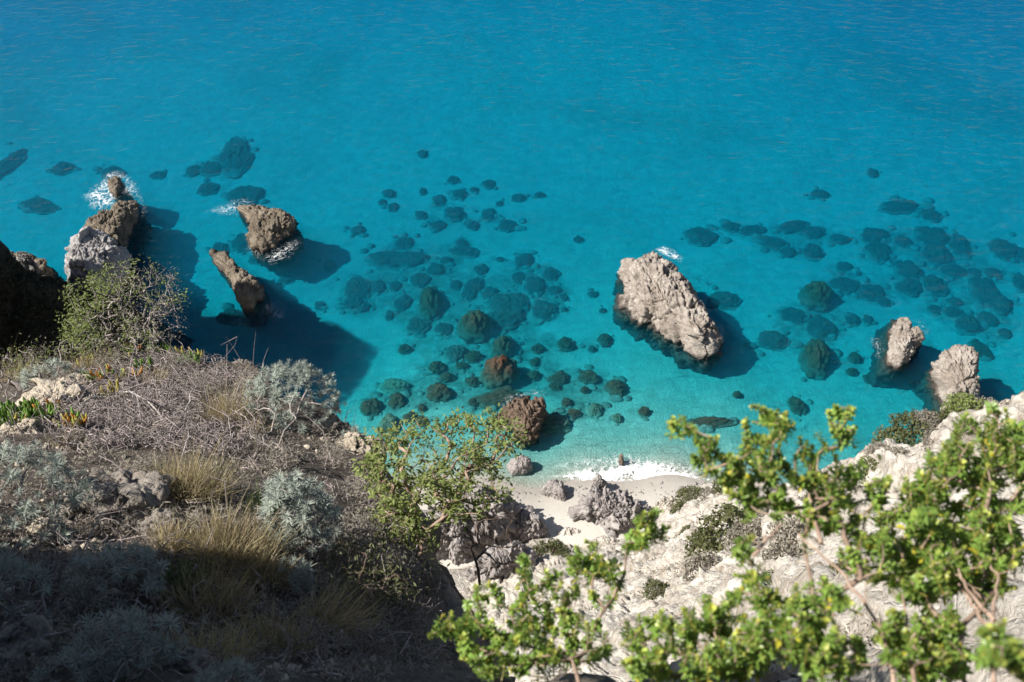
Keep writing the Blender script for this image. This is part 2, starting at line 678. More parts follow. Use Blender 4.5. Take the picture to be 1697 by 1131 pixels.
M['leaf_dark'] = leaf_mat('dark_scrub_leaf', (0.035, 0.042, 0.022), 0.2, 0.15)
M['leaf_drygrey'] = leaf_mat('grey_dry_leaf', (0.24, 0.215, 0.175), 0.15, 0.15, 0.8)
M['grass_dry'] = leaf_mat('dry_grass', (0.46, 0.39, 0.235), 0.15, 0.3, 0.7)
M['grass_green'] = leaf_mat('green_grass', (0.10, 0.15, 0.04), 0.15, 0.3, 0.6)
M['succ'] = leaf_mat('succulent_leaf', (0.14, 0.24, 0.05), 0.2, 0.15, 0.45)
M['succ_orange'] = leaf_mat('orange_succulent_leaf', (0.52, 0.25, 0.06), 0.2, 0.15, 0.45)
M['succ_yellow'] = leaf_mat('yellow_succulent_leaf', (0.44, 0.38, 0.10), 0.2, 0.15, 0.45)

# ------------------------------------------------------------------ seabed, beach, sea
BED_Y = [0, 20, 30, 38, 42, 44.0, 45.2, 47, 50, 55, 58, 62, 70, 80, 120, 200, 420]
BED_Z = [9, 5, 3.0, 1.5, .75, .32, 0.0, -.40, -1.05, -1.8, -2.35, -2.9, -3.7, -4.3, -4.6, -8, -14]


def bed_z(X):
    X = np.asarray(X, float)
    x, y = X[:, 0], X[:, 1]
    yy = y + 0.5 * np.sin(x * 0.35 + 1) + 0.3 * np.sin(x * 0.9)
    yy = yy + np.clip(-6 - x, 0, 14) * 0.5 + np.clip(x - 17, 0, 12) * 0.55
    z = np.interp(yy, BED_Y, BED_Z)
    deep = sstep(x, 12, 70) * sstep(y, 75, 125) * 1.0 + sstep(-x, 40, 80) * sstep(y, 80, 120) * 0.8
    P = np.c_[X[:, :2] * 0.12, np.zeros(len(X))]
    return z - deep + 0.35 * fbm(P, 3) * np.clip(-z * 0.5, 0.06, 1)


def axis(*segs):
    out = []
    for a, b, st in segs:
        out.append(np.arange(a, b, st))
    return np.concatenate(out + [[segs[-1][1]]])


ax = axis((-420, -70, 12), (-70, -14, 0.7), (-14, 24, 0.16), (24, 70, 0.7), (70, 420, 12))
ay = axis((20, 36, 0.6), (36, 56, 0.14), (56, 72, 0.35), (72, 130, 0.8), (130, 420, 10))
GX, GY = np.meshgrid(ax, ay)
XY = np.c_[GX.ravel(), GY.ravel()]
Z = bed_z(XY)
rip = fbm(np.c_[XY * np.array([0.9, 1.6]), np.zeros(len(XY))], 3)
Z = Z + rip * 0.035 * sstep(-Z, -0.6, 1.0) * (np.abs(XY[:, 0]) < 80)
V = np.c_[XY, Z]
F = gridfaces(len(ay), len(ax))
zc = Z[F].mean(1)


def sub(V, F):
    u, inv = np.unique(F, return_inverse=True)
    return V[u], inv.reshape(F.shape)


SEABED = sub(V, F[zc <= -0.02])
v_, f_ = sub(V, F[zc > -0.02])
link('beach', mesh('beach', v_, f_, M['sand_dry'], True), kind='structure')


def bed_hit(u, v):
    z = -2.5
    for _ in range(12):
        p = at_z(np.array([u]), np.array([v]), z)
        z = float(bed_z(p[:, :2])[0])
    return p[0]


bx0, bx1, by0, by1, bz = -400, 400, 24, 400, -40
V = [(bx0, by0, 0), (bx1, by0, 0), (bx1, by1, 0), (bx0, by1, 0), (bx0, by0, bz), (bx1, by0, bz), (bx1, by1, bz), (bx0, by1, bz)]
F = [(0, 1, 2, 3), (7, 6, 5, 4), (0, 4, 5, 1), (1, 5, 6, 2), (2, 6, 7, 3), (3, 7, 4, 0)]
link('sea_water', mesh('sea_water', V, F, M['water']), kind='structure')

# ------------------------------------------------------------------ near hillside (left foreground)
NEAR_EDGE = [(40, 0.2), (9, 0.5), (3, .8), (.5, 0.95), (-.1, 1.5), (-.35, 2.5), (-.55, 3.3), (-.8, 4.3), (-1.15, 5.2), (-1.5, 6.0), (-1.9, 6.8),
             (-2.3, 7.3), (-3.1, 8.3), (-4.1, 9.2), (-5.4, 9.8), (-7.5, 10.2), (-12, 10.6), (-20, 11), (-32, 8), (-60, -4)]
near_s = TPS([(-2.6, 2.3, 55.3), (-1.5, 2.3, 55.3), (-.63, 3.25, 53.7), (-3.6, 4.0, 54.1), (-2, 4.3, 53.75), (-5.1, 6.5, 52.35),
              (-3.8, 7.8, 51.3), (-5.07, 9.8, 50.0), (-2, 7.0, 51.45), (-1.4, 6.0, 52.0), (-7.7, 10.1, 49.0), (-9, 7, 51.4), (-14, 10, 50),
              (-14, 4, 55), (-6, 3, 55.6), (-9, 2.5, 56.2), (0, .5, 58.2), (0, -4, 58.6), (3, 0, 57.6), (-3, .3, 58), (-1.5, 1, 57), (2, .6, 57.6),
              (9, -1, 57), (30, -3, 57), (-6, -4, 59), (-14, -4, 60), (-30, -6, 60), (-30, 6, 54)], 0.01)


def near_z(X):
    X = np.asarray(X, float)
    d, q, side = edge_dist(X, NEAR_EDGE)
    out = side > 0
    Xe = np.where(out[:, None], q, X)
    z = near_s(Xe)
    x, y = Xe[:, 0], Xe[:, 1]
    s = -.12 * x + .99 * y
    z = z + (5.0 + 0.5 * np.sin(y * 1.7)) * sstep(4.45 - s, 0, 0.8) * sstep(-4.7 - x, 0, 1.2) * sstep(y + 30, 0, 6)  # unseen bank added left of frame, shaped to shade the lower slope
    dd = np.where(out, d, 0)
    return z - (1.0 * dd + 4.0 * np.maximum(0, dd - 0.3))


_gx, _gy = np.arange(-16, 4.01, 0.05), np.arange(-1, 18.01, 0.05)
_GX, _GY = np.meshgrid(_gx, _gy)
_GZ = near_z(np.c_[_GX.ravel(), _GY.ravel()]).reshape(_GX.shape)


def near_q(X):
    """bilinear look-up of near_z"""
    fx = np.clip((X[:, 0] + 16) / 0.05, 0, len(_gx) - 1.001)
    fy = np.clip((X[:, 1] + 1) / 0.05, 0, len(_gy) - 1.001)
    i, j = fx.astype(int), fy.astype(int)
    a, b = fx - i, fy - j
    return (_GZ[j, i] * (1 - a) + _GZ[j, i + 1] * a) * (1 - b) + (_GZ[j + 1, i] * (1 - a) + _GZ[j + 1, i + 1] * a) * b


def near_hit(u, v, t0=3.0, t1=18.0, strict=False):
    t = np.arange(t0, t1, 0.02)
    P = np.array([0, 0, H_CAM]) + ray(u, v)[None] * t[:, None]
    nz = near_q(P[:, :2])
    g = P[:, 2] - nz
    i = int(np.argmax(g < 0))
    if g[i] >= 0:
        if strict:
            return None
        i = int(np.argmin(g))
    return np.array([P[i, 0], P[i, 1], nz[i]])


ax = axis((-60, -14, 2.0), (-14, -7.5, 0.25), (-7.5, 2.0, 0.05), (2.0, 12, 0.5), (12, 40, 4))
ay = axis((-30, -2, 2.0), (-2, 1.4, 0.3), (1.4, 12.5, 0.05), (12.5, 24, 0.4))
GX, GY = np.meshgrid(ax, ay)
XY = np.c_[GX.ravel(), GY.ravel()]
V = np.c_[XY, near_z(XY)]
N = grid_normals(V, len(ay), len(ax))
d, q, side = edge_dist(XY, NEAR_EDGE)
cl = np.where(side > 0, sstep(d, 0, 0.6), 0.0)
disp = 0.10 * fbm(V * 1.3, 5) + 0.035 * fbm(V * 7, 4)
f1, f2, idv = voro(V * np.array([1.1, 1.1, 0.8]) + 0.35 * fbm(V * 2, 3)[:, None])
g1, g2, idg = voro(V * 3.4)
crag = 0.42 * (idv - 0.5) - 0.25 * np.clip(0.12 - (f2 - f1), 0, 1) / 0.12 * 0.5 + 0.12 * (idg - .5) + 0.15 * fbm(V * 2.2, 5, ridge=True)
disp = disp + cl * crag
V = V + N * disp[:, None]
F = gridfaces(len(ay), len(ax))
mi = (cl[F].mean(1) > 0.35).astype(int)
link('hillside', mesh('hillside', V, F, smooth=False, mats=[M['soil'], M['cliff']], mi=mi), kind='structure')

# ------------------------------------------------------------------ white cliff (right)
WEDGE = [(-14, 30), (-7, 35), (-3, 37), (0, 38.3), (2.2, 38.8), (4.4, 38.0), (7, 38.2), (9.5, 39.0), (11.5, 41.2), (14, 42.8), (16.9, 42.9), (17.6, 37), (18.2, 31.5),
         (19.2, 28.7), (21.5, 26.9), (26, 24.5), (34, 22), (60, 18)]
WZ = [3, 2.0, 1.6, 1.5, 1.6, 1.8, 2.0, 2.4, 2.2, 2.2, 2.6, 10, 20.3, 25, 30, 36, 41, 46]
wpts = [(x, y, z) for (x, y), z in zip(WEDGE, WZ)]
wpts += [(7.6, 34.4, 6.7), (0, 31.7, 6.9), (2.9, 14.4, 30.6), (5.9, 8.1, 43.4), (6.2, 5.6, 48.6), (10.3, 11.3, 43), (11.0, 21.7, 25.1), (15, 33, 14.5),
         (13, 37, 8), (10, 30, 14), (5, 27, 13.5), (-3, 30, 7), (0, 24, 14), (.5, 16, 24), (1.6, 10.5, 34), (3, 6.5, 42), (4, 3, 48), (6, 0, 52), (16, 20, 33),
         (20, 16, 41), (30, 14, 46), (14, 4, 52), (30, 2, 54), (-6, 22, 14), (-12, 24, 10), (-6, 10, 30), (-10, 30, 4)]
white_s = TPS(wpts, 0.05)


def white_z(X):
    X = np.asarray(X, float)
    d, q, side = edge_dist(X, WEDGE)
    out = side < 0
    z = white_s(np.where(out[:, None], q, X))
    dd = np.where(out, d, 0)
    return z - 0.8 * dd - 2.2 * np.maximum(0, dd - 0.4)


def white_hit(u, v, t0=12.0, t1=76.0):
    t = np.arange(t0, t1, 0.06)
    P = np.array([0, 0, H_CAM]) + ray(u, v)[None] * t[:, None]
    g = P[:, 2] - white_z(P[:, :2])
    i = np.argmax(g < 0)
    return P[i] if g[i] < 0 else P[-1]


ax = axis((-16, -3, 0.35), (-3, 22, 0.085), (22, 60, 0.9))
ay = axis((0, 8, 0.3), (8, 44.5, 0.085), (44.5, 52, 0.5))
GX, GY = np.meshgrid(ax, ay)
XY = np.c_[GX.ravel(), GY.ravel()]
V = np.c_[XY, white_z(XY)]
N = grid_normals(V, len(ay), len(ax))
wp = V + 0.3 * np.c_[fbm(V * 0.5, 3), fbm(V * 0.5 + 31, 3), fbm(V * 0.5 + 57, 3)]
l1, e1 = facets(wp * np.array([0.42, 0.20, 0.20]))
l2, e2 = facets(wp * np.array([1.1, 0.55, 0.55]))
l3, e3 = facets(wp * np.array([3.2, 1.8, 1.8]))
disp = 0.6 * fbm(V * 0.28, 4, ridge=True) + 0.5 * np.clip(l1, -1, 1) + 0.22 * np.clip(l2, -1, 1) + 0.10 * np.clip(l3, -1, 1) - 0.25 * np.clip(0.06 - e1, 0, 1) / 0.06
low = sstep(V[:, 2], 0.5, 7)
V = V + N * (disp * (0.25 + 0.75 * low))[:, None]
link('cliff', mesh('cliff', V, gridfaces(len(ay), len(ax)), M['white_cliff'], False), kind='structure')

# ------------------------------------------------------------------ dark headland (far left)
RIDGE = [((-110, 42), 46), ((-76, 50), 42), ((-52.5, 57.6), 38), ((-49.5, 62.0), 30.5), ((-48.2, 63.4), 20), ((-43.5, 62.3), 10.5), ((-40, 61.5), 6.0), ((-36, 62.5), 3.0)]


def hill_z(X):
    X = np.asarray(X, float)
    z = np.full(len(X), -12.0)
    best = np.full(len(X), 1e9)
    for (a, za), (b, zb) in zip(RIDGE[:-1], RIDGE[1:]):
        a, b = np.array(a, float), np.array(b, float)
        ab = b - a
        t = np.clip(((X - a) @ ab) / (ab @ ab), 0, 1)
        off = X - a - t[:, None] * ab
        dd = np.linalg.norm(off, axis=1)
        north = ab[0] * off[:, 1] - ab[1] * off[:, 0] > 0
        sl = np.where(north, 7.0, 1.0)
        z = np.where(dd < best, za + (zb - za) * t - sl * np.maximum(dd - 0.8, 0), z)
        best = np.minimum(best, dd)
    return np.maximum(z, -12)


ax = axis((-120, -60, 2.0), (-60, -22, 0.4), (-22, 6, 3))
ay = axis((-10, 30, 2.0), (30, 75, 0.4), (75, 84, 1.5))
GX, GY = np.meshgrid(ax, ay)
XY = np.c_[GX.ravel(), GY.ravel()]
V = np.c_[XY, hill_z(XY)]
N = grid_normals(V, len(ay), len(ax))
V = V + N * (1.4 * fbm(V * 0.25, 5))[:, None]
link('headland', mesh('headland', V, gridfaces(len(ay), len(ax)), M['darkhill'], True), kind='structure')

# ------------------------------------------------------------------ rocks standing in the sea and on the beach
def polar_R(poly, cen, th):
    P = np.array(poly) - cen
    Q = np.roll(P, -1, 0)
    out = np.zeros(len(th))
    for i, t in enumerate(th):
        d = np.array([math.cos(t), math.sin(t)])
        best = 0
        for p, q in zip(P, Q):
            e = q - p
            den = d[0] * e[1] - d[1] * e[0]
            if abs(den) < 1e-9:
                continue
            r = (p[0] * e[1] - p[1] * e[0]) / den
            s = (p[0] * d[1] - p[1] * d[0]) / den
            if r > 0 and -1e-6 <= s <= 1 + 1e-6:
                best = max(best, r)
        out[i] = best
    return out


def rock(name, label, pix, H, mat, zb=0.0, group=None, segs=180, rings=70, depth=3.6, tilt=(0, 0), rough=1.0, seed=0, boxy=3.0, flare=0.35, ridge=None, cell=0.9, cat='rock'):
    """pix: outline in the photo; it is carried to the height of the rock's shoulder and the rock stands below it"""
    pix = np.array(pix, float)
    fy = (pix[:, 1].max() - pix[:, 1]) / (np.ptp(pix[:, 1]) + 1e-6)
    zm = zb + 0.55 * H * sstep(fy, 0.1, 0.9)
    W3 = (np.array([0, 0, H_CAM]) + ray(pix[:, 0], pix[:, 1]) * ((zm - H_CAM) / ray(pix[:, 0], pix[:, 1])[:, 2])[:, None])[:, :2]
    a = 0.5 * (W3[:, 0] * np.roll(W3[:, 1], -1) - np.roll(W3[:, 0], -1) * W3[:, 1])
    cen = ((W3 + np.roll(W3, -1, 0)) * a[:, None]).sum(0) / (3 * a.sum())
    th = np.arange(segs) / segs * 2 * math.pi
    Rr = np.maximum(polar_R(W3, cen, th), 0.05)
    size = Rr.mean()
    nt = int(rings * 0.74)
    nb = rings - nt
    rows = []
    for k in range(nt):
        s = (k + 0.15) / (nt - 1 + 0.15)
        s = s ** 0.8
        z = H * (1 - s ** boxy) ** 0.62
        r = s * (1.0 - 0.05 * (1 - z / H) * 0)
        rows.append((r, z))
    for k in range(1, nb + 1):
        q = k / nb
        rows.append((1 + (flare - 0.42) * q * min(1, 1.2 / size), -depth * q ** 1.1))
    rr = np.array([r for r, z in rows])[:, None]
    zz = np.array([z for r, z in rows])[:, None]
    X = cen[0] + rr * Rr[None] * np.cos(th)[None]
    Y = cen[1] + rr * Rr[None] * np.sin(th)[None]
    T = (tilt[0] * (X - cen[0]) + tilt[1] * (Y - cen[1])) / size
    Zg = np.where(zz > 0, zz * np.clip(1 + T, 0.15, 2.2), zz)
    if mat is not M['beachrock'] and zb < 0.3:
        Y = Y + np.where(zz < 0, 0.42 * -zz, 0)
    V = np.stack([X, Y, zb + Zg + 0 * X], -1).reshape(-1, 3)
    N = -grid_normals(V, len(rows), segs, True)
    N[np.isnan(N)] = 0
    up = np.sign((N[:segs * 3, 2]).mean() + 1e-9)
    N = N * up
    O = np.array([seed * 13.7, seed * 7.1, seed * 3.3])
    wp = V + O + 0.3 * np.c_[fbm(V * .9 + O, 3), fbm(V * .9 + O + 31, 3), fbm(V * .9 + O + 57, 3)]
    ca, sa = math.cos(0.5), math.sin(0.5)
    wr = np.c_[wp[:, 0] * ca + wp[:, 2] * sa, wp[:, 1], -wp[:, 0] * sa + wp[:, 2] * ca] / cell * np.array([1.25, .7, 0.8])
    l1, e1 = facets(wr)
    l2, e2 = facets(wr * 3.1)
    l3, e3 = facets(wr * 8.5)
    k = min(1.0, H / 1.5) * rough * cell
    d = k * (0.30 * np.clip(l1, -1, 1) + 0.15 * np.clip(l2, -1, 1) + 0.05 * np.clip(l3, -1, 1) - 0.20 * np.clip(0.08 - e1, 0, 1) / 0.08 - 0.07 * np.clip(0.08 - e2, 0, 1) / 0.08
             + 0.05 * fbm(V * 5 + O, 4))
    V = V + N * d[:, None]
    F = gridfaces(len(rows), segs, True)
    cap = np.stack([np.zeros(segs - 2, int), np.arange(1, segs - 1), np.arange(2, segs)], -1)
    V = V - np.array([cen[0], cen[1], zb])
    return link(name, mesh(name, V, F, mat, False, F3=cap), None, (cen[0], cen[1], zb), label=label, category=cat, group=group)


SEA = 'rocks standing out of the sea'
BCH = 'rocks on the beach'
rock('sea_rock', 'long brown rock running out to sea from the pale grey block', [(136, 392), (142, 372), (160, 352), (185, 345), (200, 328), (221, 320), (226, 340), (221, 372), (212, 400), (208, 425), (160, 420)], 1.8, M['brown'], 0, SEA, seed=1, cell=1.1, tilt=(-.1, -.25))
rock('sea_rock', 'pale grey block of rock at the foot of the long brown rock', [(116, 455), (119, 418), (133, 386), (165, 384), (204, 402), (212, 440), (205, 475), (170, 500), (120, 495)], 3.8, M['greywhite'], 0, SEA, seed=2, cell=1.6, tilt=(-.15, -.1), boxy=4)
rock('sea_rock', 'small brown rock almost buried in white surf, farthest from the cliff', [(176, 300), (187, 290), (201, 294), (204, 312), (196, 330), (182, 322)], 0.8, M['brown'], -0.1, SEA, seed=3, segs=90, rings=40, cell=.6)
rock('sea_rock', 'dark brown rock cut by the left picture edge beside the shaded headland', [(-30, 440), (0, 434), (22, 419), (45, 413), (68, 424), (86, 445), (88, 478), (40, 480), (-30, 470)], 1.7, M['brown'], 0, SEA, seed=4, cell=1.2)
rock('sea_rock', 'pale rock lump at the water edge under the dark headland', [(28, 446), (42, 434), (60, 434), (66, 446), (56, 460), (34, 458)], 2.6, M['greywhite'], .8, SEA, seed=14, segs=90, rings=40, cell=.7)
rock('sea_rock', 'brown three-cornered rock with surf along its lower edge', [(385, 336), (420, 334), (450, 345), (476, 348), (492, 360), (490, 378), (470, 396), (455, 411), (435, 420), (414, 412), (409, 395), (413, 375), (408, 354)], 1.3, M['brown'], 0, SEA, seed=5, cell=.9, tilt=(.25, 0))
rock('sea_rock', 'narrow slanting brown rock with its foot in the headland shadow', [(343, 412), (352, 403), (368, 406), (388, 428), (398, 448), (417, 460), (435, 475), (438, 492), (421, 515), (402, 517), (394, 495), (384, 470), (364, 440)], 1.3, M['brown'], 0, SEA, seed=6, cell=.8, tilt=(0, -.3))
rock('sea_rock', 'largest beige and white rock standing in open turquoise water', [(1028, 442), (1034, 421), (1065, 414), (1090, 418), (1110, 430), (1122, 445), (1136, 460), (1146, 478), (1153, 490), (1166, 515), (1176, 540), (1190, 568), (1186, 588), (1172, 600), (1150, 590), (1134, 580), (1105, 560), (1085, 545), (1065, 530), (1045, 510), (1030, 490), (1031, 472), (1042, 461)], 2.7, M['beige'], 0, SEA, seed=7, segs=260, rings=110, cell=1.5, boxy=3.2, tilt=(.1, 0), flare=.7)
rock('sea_rock', 'jagged beige rock with a broad dark drowned skirt', [(1476, 562), (1481, 537), (1487, 520), (1500, 521), (1510, 535), (1522, 545), (1534, 552), (1530, 568), (1516, 580), (1505, 600), (1490, 611), (1471, 606), (1467, 590), (1474, 575)], 1.3, M['beige'], 0, SEA, seed=8, cell=.8, flare=.9)
rock('sea_rock', 'tall rounded beige rock rising behind the white cliff edge', [(1560, 586), (1575, 575), (1600, 573), (1621, 590), (1623, 606), (1613, 620), (1613, 640), (1621, 656), (1612, 672), (1590, 690), (1562, 690), (1554, 640), (1547, 616), (1550, 600)], 2.4, M['beige'], 0, SEA, seed=9, cell=1.0, boxy=4, tilt=(.15, .1))
rock('sea_rock', 'rust brown knobbly rock behind the leaning shrub', [(822, 682), (840, 666), (860, 658), (875, 655), (886, 662), (904, 657), (906, 674), (899, 692), (896, 716), (886, 731), (869, 739), (854, 726), (848, 706), (834, 691)], 1.6, M['rust'], 0, SEA, seed=10, cell=.55, rough=1.3)
rock('sea_rock', 'low grey rock in the shallows at the left end of the surf', [(838, 772), (850, 757), (870, 751), (881, 760), (883, 776), (868, 785), (848, 787)], .8, M['beachrock'], 0, SEA, seed=11, cell=.5, segs=110, rings=44)
rock('sea_rock', 'slim upright brown rock standing in the breaking foam', [(1025, 758), (1029, 753), (1033, 757), (1034, 766), (1031, 774), (1026, 772)], .7, M['brown'], 0, SEA, seed=12, segs=60, rings=36, cell=.35, boxy=5)
rock('sea_rock', 'dark rock cut by the right picture edge above the white boulders', [(1684, 662), (1688, 648), (1702, 642), (1730, 650), (1730, 675), (1700, 682)], 1.5, M['brown'], 0, SEA, seed=13, segs=90, rings=40, cell=.6)
rock('beach_rock', 'small grey rock alone on the sand near the left surf', [(896, 812), (904, 797), (920, 794), (935, 800), (939, 812), (933, 822), (940, 831), (930, 833), (916, 824)], 1.0, M['beachrock'], .35, BCH, seed=15, segs=130, rings=50, cell=.5, depth=.8, flare=.2)
rock('beach_rock', 'big craggy mauve grey rock in the middle of the beach', [(953, 838), (963, 815), (985, 806), (1000, 806), (1020, 820), (1046, 820), (1070, 834), (1081, 852), (1076, 870), (1042, 888), (1015, 894), (990, 878), (963, 866), (951, 852)], 2.2, M['beachrock'], .5, BCH, seed=16, segs=240, rings=90, cell=.85, depth=1, flare=.2, tilt=(-.1, -.25), rough=1.7)
rock('beach_rock', 'pointed grey rock tip touching the white foam line', [(978, 812), (984, 796), (990, 787), (996, 797), (1004, 806), (998, 818), (984, 820)], 1.5, M['beachrock'], .2, BCH, seed=17, segs=100, rings=46, cell=.5, depth=.8, boxy=2)
rock('beach_rock', 'large lit grey rock slab below the leaning shrub', [(690, 880), (735, 830), (795, 798), (828, 797), (848, 822), (868, 850), (862, 880), (830, 915), (760, 945), (690, 940)], 4.2, M['beachrock'], .6, BCH, seed=18, segs=280, rings=110, cell=1.0, depth=1.5, tilt=(.1, -.2), rough=1.9)
rock('beach_rock', 'jagged grey rock at the left edge of the sand', [(852, 862), (862, 840), (876, 842), (886, 860), (900, 872), (911, 886), (892, 902), (866, 905), (848, 892)], 1.8, M['beachrock'], .9, BCH, seed=19, segs=170, rings=64, cell=.7, depth=1, rough=1.2)
rock('beach_rock', 'blocky grey rock between the slab and the pale cliff foot', [(770, 960), (800, 925), (845, 905), (885, 905), (890, 940), (860, 975), (800, 990)], 3.0, M['beachrock'], 3.6, BCH, seed=20, segs=180, rings=70, cell=.9, depth=2, rough=1.2)

# white boulders on the cliff skyline
for uv, sz, sd, lb in [((1664, 668), (15, 14), 31, 'upright white boulder on the skyline of the white cliff'), ((1694, 672), (18, 15), 32, 'broad white boulder beside the upright one on the cliff skyline')]:
    P = white_hit(uv[0], uv[1] + 14)
    zb = float(P[2]) - .25
    th = np.linspace(0, 2 * math.pi, 14, endpoint=False)
    rock('white_boulder', lb, [(uv[0] + sz[0] * .8 * math.cos(t), uv[1] + 8 - sz[1] * .7 * math.sin(t)) for t in th], 0.75, M['white_cliff'], zb, 'white boulders on the cliff skyline', segs=90, rings=44, cell=.45, depth=.6, seed=sd, flare=.1)

# pale rocks edging the beach at the cliff foot
PF = 'pale rocks at the cliff foot'
for k, (u, v, w, h, H, lb) in enumerate([(945, 888, 30, 14, .9, 'pale rock at the near left corner of the sand'), (1105, 840, 26, 18, 1.4, 'rounded cream rock at the right end of the beach'),
                                         (1000, 905, 34, 15, 1.1, 'pale flat rock below the big mauve rock'), (905, 915, 26, 16, 1.3, 'pale knob of rock under the jagged grey rock'),
                                         (1128, 818, 9, 9, 1.2, 'thin grey spike of rock at the right end of the sand')]):
    th = np.linspace(0, 2 * math.pi, 12, endpoint=False)
    P = white_hit(u, v + h * .3)
    rock('cliff_foot_rock', lb, [(u + w * math.cos(t) * R.uniform(.8, 1.1), v - h * math.sin(t) * R.uniform(.8, 1.1)) for t in th], H, M['white_cliff'] if k < 4 else M['beachrock'],
         max(.4, float(P[2]) - .5), PF, segs=130, rings=54, cell=.55, depth=1.0, seed=40 + k, flare=.15)

mbp = MB()
for k in range(700):
    x, y = R.uniform(-3, 19), 45.0 - abs(R.gauss(0, 3.2)) if k % 2 else 43.9 + R.gauss(0, .25)
    z = float(bed_z(np.array([[x, y]]))[0])
    if z < .05:
        continue
    r = .035 * math.exp(R.gauss(0, .6))
    Vp = np.array([(1, 0, 0), (0, 1, 0), (-1, 0, 0), (0, -1, 0), (0, 0, .7), (0, 0, -.7)]) * r * np.array([R.uniform(.7, 1.6), R.uniform(.7, 1.2), R.uniform(.5, 1)])
    mbp.add(Vp @ frame((R.gauss(0, .3), R.gauss(0, .3), 1), R.uniform(0, 6)).T + np.array([x, y, z + r * .3]), None, [(0, 1, 4), (1, 2, 4), (2, 3, 4), (3, 0, 4), (1, 0, 5), (2, 1, 5), (3, 2, 5), (0, 3, 5)])
link('beach_pebbles', mbp.build('beach_pebbles', M['beachrock']), kind='stuff')

# ------------------------------------------------------------------ submerged rocks
def blob(seed, n=30, m=48, ridge=0.30):
    ph = np.linspace(0.02, math.pi * 0.62, n)
    th = np.arange(m) / m * 2 * math.pi
    D = np.stack([np.sin(ph)[:, None] * np.cos(th), np.sin(ph)[:, None] * np.sin(th), np.cos(ph)[:, None] + 0 * th], -1).reshape(-1, 3)
    O = seed * 9.7
    r = 1 + 0.42 * fbm(D * 1.2 + O, 3) + ridge * fbm(D * 3.1 + O, 4, ridge=True)
    f1, f2, idv = voro(D * 2.2 + O)
    r = r + 0.5 * ridge * (idv - 0.5)
    V = D * r[:, None]
    F = gridfaces(n, m, True)
    cap = np.stack([np.zeros(m - 2, int), np.arange(1, m - 1), np.arange(2, m)], -1)
    return V, F, cap


def blob_mesh(seed, mat, name):
    V, F, cap = blob(seed)
    return mesh(name, V, F, mat, True, F3=cap)


SUBM = [blob_mesh(100 + i, M['submerged'], 'submerged_rock') for i in range(8)]
DOME = mesh('submerged_rock', *blob(171, 40, 64, .2)[:2], M['submerged'], True, F3=blob(171, 40, 64, .2)[2])
FARM = [blob_mesh(140 + i, M['submerged_far'], 'submerged_rock') for i in range(8)]
PALE = [blob_mesh(120 + i, M['submerged_pale'], 'pale_submerged_rock') for i in range(3)]
Z2 = [(402, 165, 45, 35), (555, 295, 55, 35), (732, 315, 60, 40), (235, 360, 60, 35), (405, 350, 35, 30), (585, 365, 70, 40), (485, 395, 65, 50), (880, 385, 65, 35), (255, 430, 50, 40), (560, 460, 95, 60), (730, 465, 70, 55), (475, 520, 75, 40), (650, 522, 55, 40), (825, 522, 90, 55), (80, 545, 70, 40), (395, 470, 60, 35), (595, 612, 70, 40), (610, 650, 140, 50), (905, 695, 90, 70), (690, 740, 60, 50), (1040, 760, 75, 60), (885, 780, 75, 60), (265, 825, 60, 50), (300, 910, 75, 80), (440, 905, 120, 150), (645, 840, 90, 110), (390, 790, 90, 70), (960, 820, 110, 90), (1060, 845, 70, 40), (830, 910, 200, 110), (1010, 940, 110, 90), (800, 980, 180, 110), (665, 1015, 165, 130), (380, 1020, 105, 80), (505, 1035, 80, 65), (805, 1110, 100, 70), (240, 970, 45, 50), (105, 930, 70, 45), (1105, 880, 40, 35), (1250, 865, 50, 30), (1110, 940, 30, 20), (1300, 945, 35, 25), (180, 825, 80, 60), (80, 830, 120, 100), (60, 900, 100, 80), (570, 820, 60, 50), (660, 345, 40, 25), (785, 412, 35, 25), (205, 405, 40, 25), (310, 610, 90, 60), (230, 690, 190, 80), (340, 690, 160, 70), (470, 740, 90, 60), (990, 370, 50, 25), (1180, 590, 45, 28), (790, 690, 40, 22), (520, 700, 60, 40), (740, 860, 90, 60)]
Z5 = [(315, 235, 60, 40), (570, 260, 100, 75), (655, 275, 80, 55), (800, 230, 110, 110), (475, 330, 80, 60), (525, 378, 70, 45), (600, 320, 60, 35), (785, 355, 185, 140), (655, 398, 75, 45), (955, 370, 65, 45), (1080, 382, 100, 60), (1230, 378, 95, 60), (1365, 430, 100, 80), (485, 455, 110, 85), (265, 425, 150, 75), (275, 495, 75, 70), (150, 525, 100, 75), (340, 575, 60, 50), (400, 595, 50, 50), (400, 530, 40, 35), (960, 300, 45, 40), (1115, 215, 85, 60), (975, 235, 60, 45), (1310, 190, 65, 60), (1245, 237, 35, 30), (780, 480, 220, 90), (1120, 505, 50, 45), (1155, 560, 70, 45), (1260, 540, 70, 60), (1505, 548, 55, 45), (1370, 580, 45, 40), (1065, 610, 140, 80), (240, 620, 100, 110), (1060, 425, 60, 30), (660, 500, 60, 40), (1210, 440, 40, 30)]
